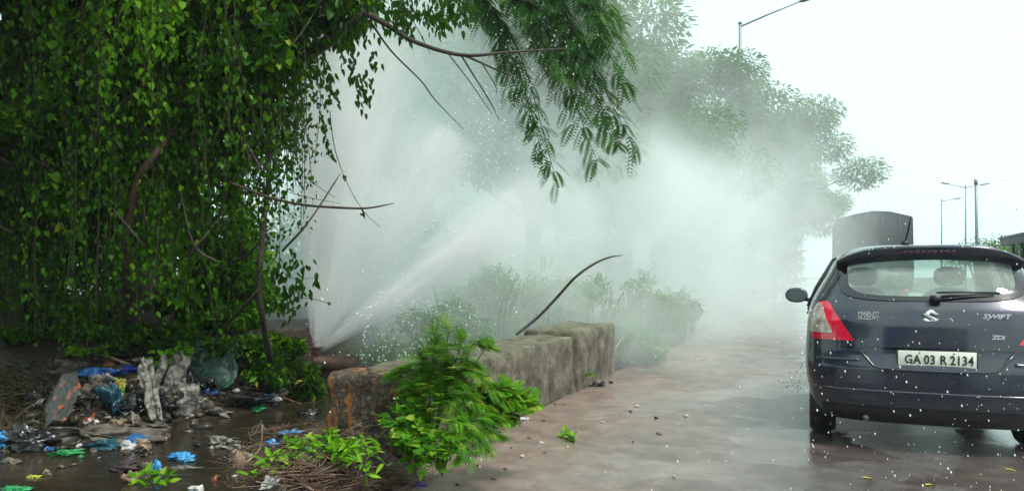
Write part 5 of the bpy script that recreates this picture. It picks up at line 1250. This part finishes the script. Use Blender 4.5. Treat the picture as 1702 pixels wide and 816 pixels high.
# ------------------------------------------------------------------ roadside sheds and bushes on the right
M_SHED = pbr('shed_wall', (.09, .12, .13), .8, var=.4, vscale=.8)
M_ROOFS = pbr('shed_roof', (.05, .06, .065), .6, var=.4, vscale=1)
def free_bush(name, lab, X, Y, r, h, n, mt, L):
    u, D = to_uw(X, Y); bush(name, lab, 'bush', u/D*FPX+CX, D, r/D*FPX, HY-(h-HC)/D*FPX, n, mt, L, z0=.05, lw=.6, lump=10)
SH = [((10.9, 31.5), (4.0, 6.0, 3.3), 'dark open fronted roadside shed at the right edge of the picture'), ((12.6, 46), (4, 6, 3.3), 'second roadside shed, lower and bluer in the haze')]
for (X, Y), (w_, l_, h_), lab in SH:
    e = empty('roadside_shed', (X, Y, .05), label=lab, cat='shed')
    a = MB(); a.box((.2+w_/2, 0, h_/2), (.15, l_, h_)); a.box((.2, l_/2-.1, h_/2), (w_-.2, .15, h_)); a.box((.2, -l_/2+.1, h_/2), (w_-.2, .15, h_)); a.box((-w_/2+.1, -l_/4, .6), (.12, l_/2-.3, 1.2)); a.build('wall', M_SHED, e)
    a = MB(); a.box((-.3, 0, h_+.10), (w_+1.0, l_+.4, .18)); a.box((-.3-w_/2-.42, 0, h_-.12), (.08, l_+.3, .42)); bevel(a.build('roof', M_ROOFS, e), .03)
    for y in np.linspace(-l_/2+.2, l_/2-.2, 4):
        a = MB(); a.box((-w_/2-.2, y, h_/2), (.16, .16, h_-.04)); a.build('post', M_ROOFS, e)
for lab, X, Y, r, h in (('blocky clipped tree right behind the nearer shed', 12.4, 38.5, 2.6, 4.5), ('hazy tree between the two sheds', 13.0, 43, 2.4, 4.3), ('pale hazy tree behind the second shed', 13.4, 55, 3.2, 4.7),
                        ('paler hazy tree further along the right verge', 14.2, 66, 4.0, 4.8), ('palest tree where the right hand row fades out', 15.4, 82, 5.0, 5.2)):
    free_bush('verge_tree', lab, X, Y, r, h, 2600, M_FARL, (.16, .28))
free_bush('verge_shrub', 'yellow green shrub on the right verge beside the car window', 9.9, 17.5, 1.3, 1.5, 1400, M_WEED, (.08, .14))
free_bush('verge_shrub', 'dark tall shrub behind the yellow green one at the right edge', 11.5, 24.0, 1.6, 2.1, 1500, M_FARL, (.12, .2))
free_bush('verge_shrub', 'light green shrub seen between the car roof and the sheds', 9.6, 27, 1.1, 1.5, 900, M_WEED, (.1, .16))
free_bush('roof_creeper', 'leafy crown showing over the nearest shed roof', 12.2, 33, 1.6, 5.0, 900, M_FARL, (.12, .2))

# ------------------------------------------------------------------ burst pipe and its water
JP, JD = hit(528, 600)
e = empty('burst_pipe', JP, label='rusty water pipe with a broken valve where the jets burst out', cat='pipe')
M_RUST = pbr('rusty_iron', (.10, .055, .035), .6, metal=.4, var=.5, vscale=12, bump=.5)
mb = MB(); mb.tube([R3*-.6+np.array([0, 0, -.02]), R3*.5+np.array([0, 0, -.02])], .11, 16); mb.build('pipe', M_RUST, e, smooth=True)
mb = MB(); mb.tube([(0, 0, .02), (0, 0, .16)], .07, 12); mb.tube([(0, 0, .16), (0, 0, .19)], .10, 12); mb.tube([(-.09, 0, .19), (-.10, 0, .34)], .018, 8); mb.tube([(-.16, 0, .34), (-.03, 0, .35)], .02, 8); mb.build('valve', M_RUST, e, smooth=True)
def jet(tip, r0, r1, amp, lab, fall=1.0, seed=0.0):
    a = np.array(JP)+np.array([0, 0, .15]); t_ = np.array(tip); L = float(np.linalg.norm(t_-a)); d = Vector((t_-a)/L)
    mb = MB(); zz = np.linspace(0, L, 12); mb.tube([(0, 0, z) for z in zz], r0+(r1-r0)*zz/L, 18)
    m, nt, out = newmat('jet_water'); pv = N(nt, 'ShaderNodeVolumePrincipled'); nt.links.new(pv.outputs[0], out.inputs['Volume'])
    tc = N(nt, 'ShaderNodeTexCoord'); sp_ = N(nt, 'ShaderNodeSeparateXYZ'); nt.links.new(tc.outputs['Object'], sp_.inputs[0])
    R_ = mathn(nt, 'ADD', mathn(nt, 'MULTIPLY', sp_.outputs[2], (r1-r0)/L), r0)
    x_, y_ = mathn(nt, 'DIVIDE', sp_.outputs[0], R_), mathn(nt, 'DIVIDE', sp_.outputs[1], R_)
    rr = mathn(nt, 'ADD', mathn(nt, 'MULTIPLY', x_, x_), mathn(nt, 'MULTIPLY', y_, y_)); g_ = mathn(nt, 'POWER', mathn(nt, 'SUBTRACT', 1.0, rr, clamp=True), 1.5)
    cb = N(nt, 'ShaderNodeCombineXYZ'); nt.links.new(x_, cb.inputs[0]); nt.links.new(y_, cb.inputs[1]); nt.links.new(mathn(nt, 'MULTIPLY', sp_.outputs[2], .35), cb.inputs[2])
    ad = N(nt, 'ShaderNodeVectorMath', operation='ADD'); nt.links.new(cb.outputs[0], ad.inputs[0]); ad.inputs[1].default_value = (seed, seed*2, 0)
    n = noise(nt, 2.8, 4, .65, ad.outputs[0], .3); nr = N(nt, 'ShaderNodeMapRange'); nt.links.new(n.outputs[0], nr.inputs[0]); nr.inputs[1].default_value = .40; nr.inputs[2].default_value = .60; nr.inputs[3].default_value = .05; nr.inputs[4].default_value = 1.7
    fl = mathn(nt, 'POWER', mathn(nt, 'SUBTRACT', 1.0, mathn(nt, 'DIVIDE', sp_.outputs[2], L*1.02), clamp=True), fall)
    dn = mathn(nt, 'MULTIPLY', mathn(nt, 'MULTIPLY', g_, nr.outputs[0]), mathn(nt, 'MULTIPLY', mathn(nt, 'DIVIDE', fl, R_), amp))
    nt.links.new(dn, pv.inputs['Density']); pv.inputs['Color'].default_value = (1, 1, 1, 1); pv.inputs['Anisotropy'].default_value = .1
    o = mb.build('water_jet', m); o.location = a; o.rotation_euler = d.to_track_quat('Z', 'Y').to_euler(); tag(o, lab, 'water jet', kind='stuff')
jet(A3(540, -120, JD-.2), .09, .80, 3.4, 'upright jet of water beside the climbers', .3, 0)
jet(A3(748, 215, JD-.6), .07, .66, 3.0, 'slanting middle jet of water', .55, 3)
jet(A3(905, 318, JD-1.0), .07, .55, 2.3, 'lowest slanting jet of water reaching over the wall', .6, 7)
jet(A3(640, 60, JD-.3), .07, .70, 2.8, 'steep jet of water between the upright and the middle ones', .5, 11)
# drops, countless
M_DROP = pbr('water_drop', (.88, .93, .93), .08, spec=.8)
def drops(name, lab, gen, n, r, st=1.6, ax=None, mt=M_DROP):
    ico = np.array([[0, 0, 1], [1, 0, 0], [0, 1, 0], [-1, 0, 0], [0, -1, 0], [0, 0, -1]], float)
    f = np.array([[0, 1, 2], [0, 2, 3], [0, 3, 4], [0, 4, 1], [5, 2, 1], [5, 3, 2], [5, 4, 3], [5, 1, 4]])
    P = np.array([gen() for i in range(n)]); rr = rng.uniform(r[0], r[1], n)*rng.uniform(.6, 1, n)
    ax = unit(np.array([.12, .05, -1.0]) if ax is None else ax); v = ico[None]*rr[:, None, None]
    v = v+ax*(v@ax)[..., None]*(st-1)+P[:, None, :]
    o = mesh_obj(name, v.reshape(-1, 3), (f[None]+(np.arange(n)*6)[:, None, None]).reshape(-1, 3), mt, smooth=True); tag(o, lab, 'water drops', kind='stuff')
def g1():
    t = rng.random(); px, py = 560+t*330+rng.normal(0, 60), 420-t*120+rng.normal(0, 120); return A3(px, min(py, 590), rng.uniform(8.6, 10.4))
drops('spray_drops', 'bright drops flung out by the jets over the wall', g1, 900, (.005, .013))
def g2(): return A3(rng.uniform(600, 800), rng.uniform(500, 605), rng.uniform(8.0, 9.5))
drops('splash_drops', 'falling drops just behind the wall', g2, 350, (.004, .011))
def g4(): return A3(rng.normal(850, 60), rng.normal(170, 70), rng.uniform(8.2, 9.2))
drops('branch_drops', 'bright drops clinging in the feathery branch', g4, 350, (.005, .011))
def g3():
    D = rng.uniform(2.6, 4.5); return A3(rng.uniform(1330, 1760) if rng.random() < .8 else rng.uniform(500, 1330), rng.uniform(300, 816), D)
drops('falling_drops', 'falling drops of water in the air behind the car', g3, 430, (.0013, .0042), 2.0)
def g5():
    q = np.abs(rng.normal(0, 1, 2)); return np.array([CARX-.93-q[0]*.16, CARY+2.9+rng.normal(0, .15), .03+q[1]*.13*math.exp(-q[0]*.6)])
drops('wheel_splash', 'muddy splash thrown up beside the rear wheel', g5, 70, (.005, .013), 1.3, mt=pbr('muddy_drop', (.85, .80, .77), .9))
# ------------------------------------------------------------------ unseen dark truck added behind the camera to darken reflections in the car
M_DARKT = pbr('dark_truck_paint', (.02, .022, .025), .5)
ft2 = empty('reflection_truck', (1.35, -.6, 0), label='unseen dark truck added behind the viewer to darken the car reflections', cat='truck')
mb = MB(); mb.box((0, -1.1, 1.55), (2.45, 2.0, 2.3)); bevel(mb.build('cab', M_DARKT, ft2), .12)
mb = MB(); mb.box((0, -4.8, 1.9), (2.5, 5.2, 2.7)); mb.build('cargo_box', M_DARKT, ft2)
mb = MB(); mb.box((0, -.09, 2.1), (2.1, .04, .8)); mb.build('windscreen', M_GBLK, ft2)
mb = MB(); mb.box((0, -.04, .62), (2.4, .2, .4)); mb.build('bumper', M_BLK, ft2)
for s in (-1, 1):
    mb = MB(); mb.tube([(s*.95, -.08, .95), (s*.95, -.03, .95)], .12, 16); mb.build('headlight', M_CLR, ft2)
    for wy in (-1.2, -6):
        mb = MB(); mb.tube([(s*.85, wy, .48), (s*1.2, wy, .48)], .48, 22); mb.build('wheel', M_RUB, ft2)
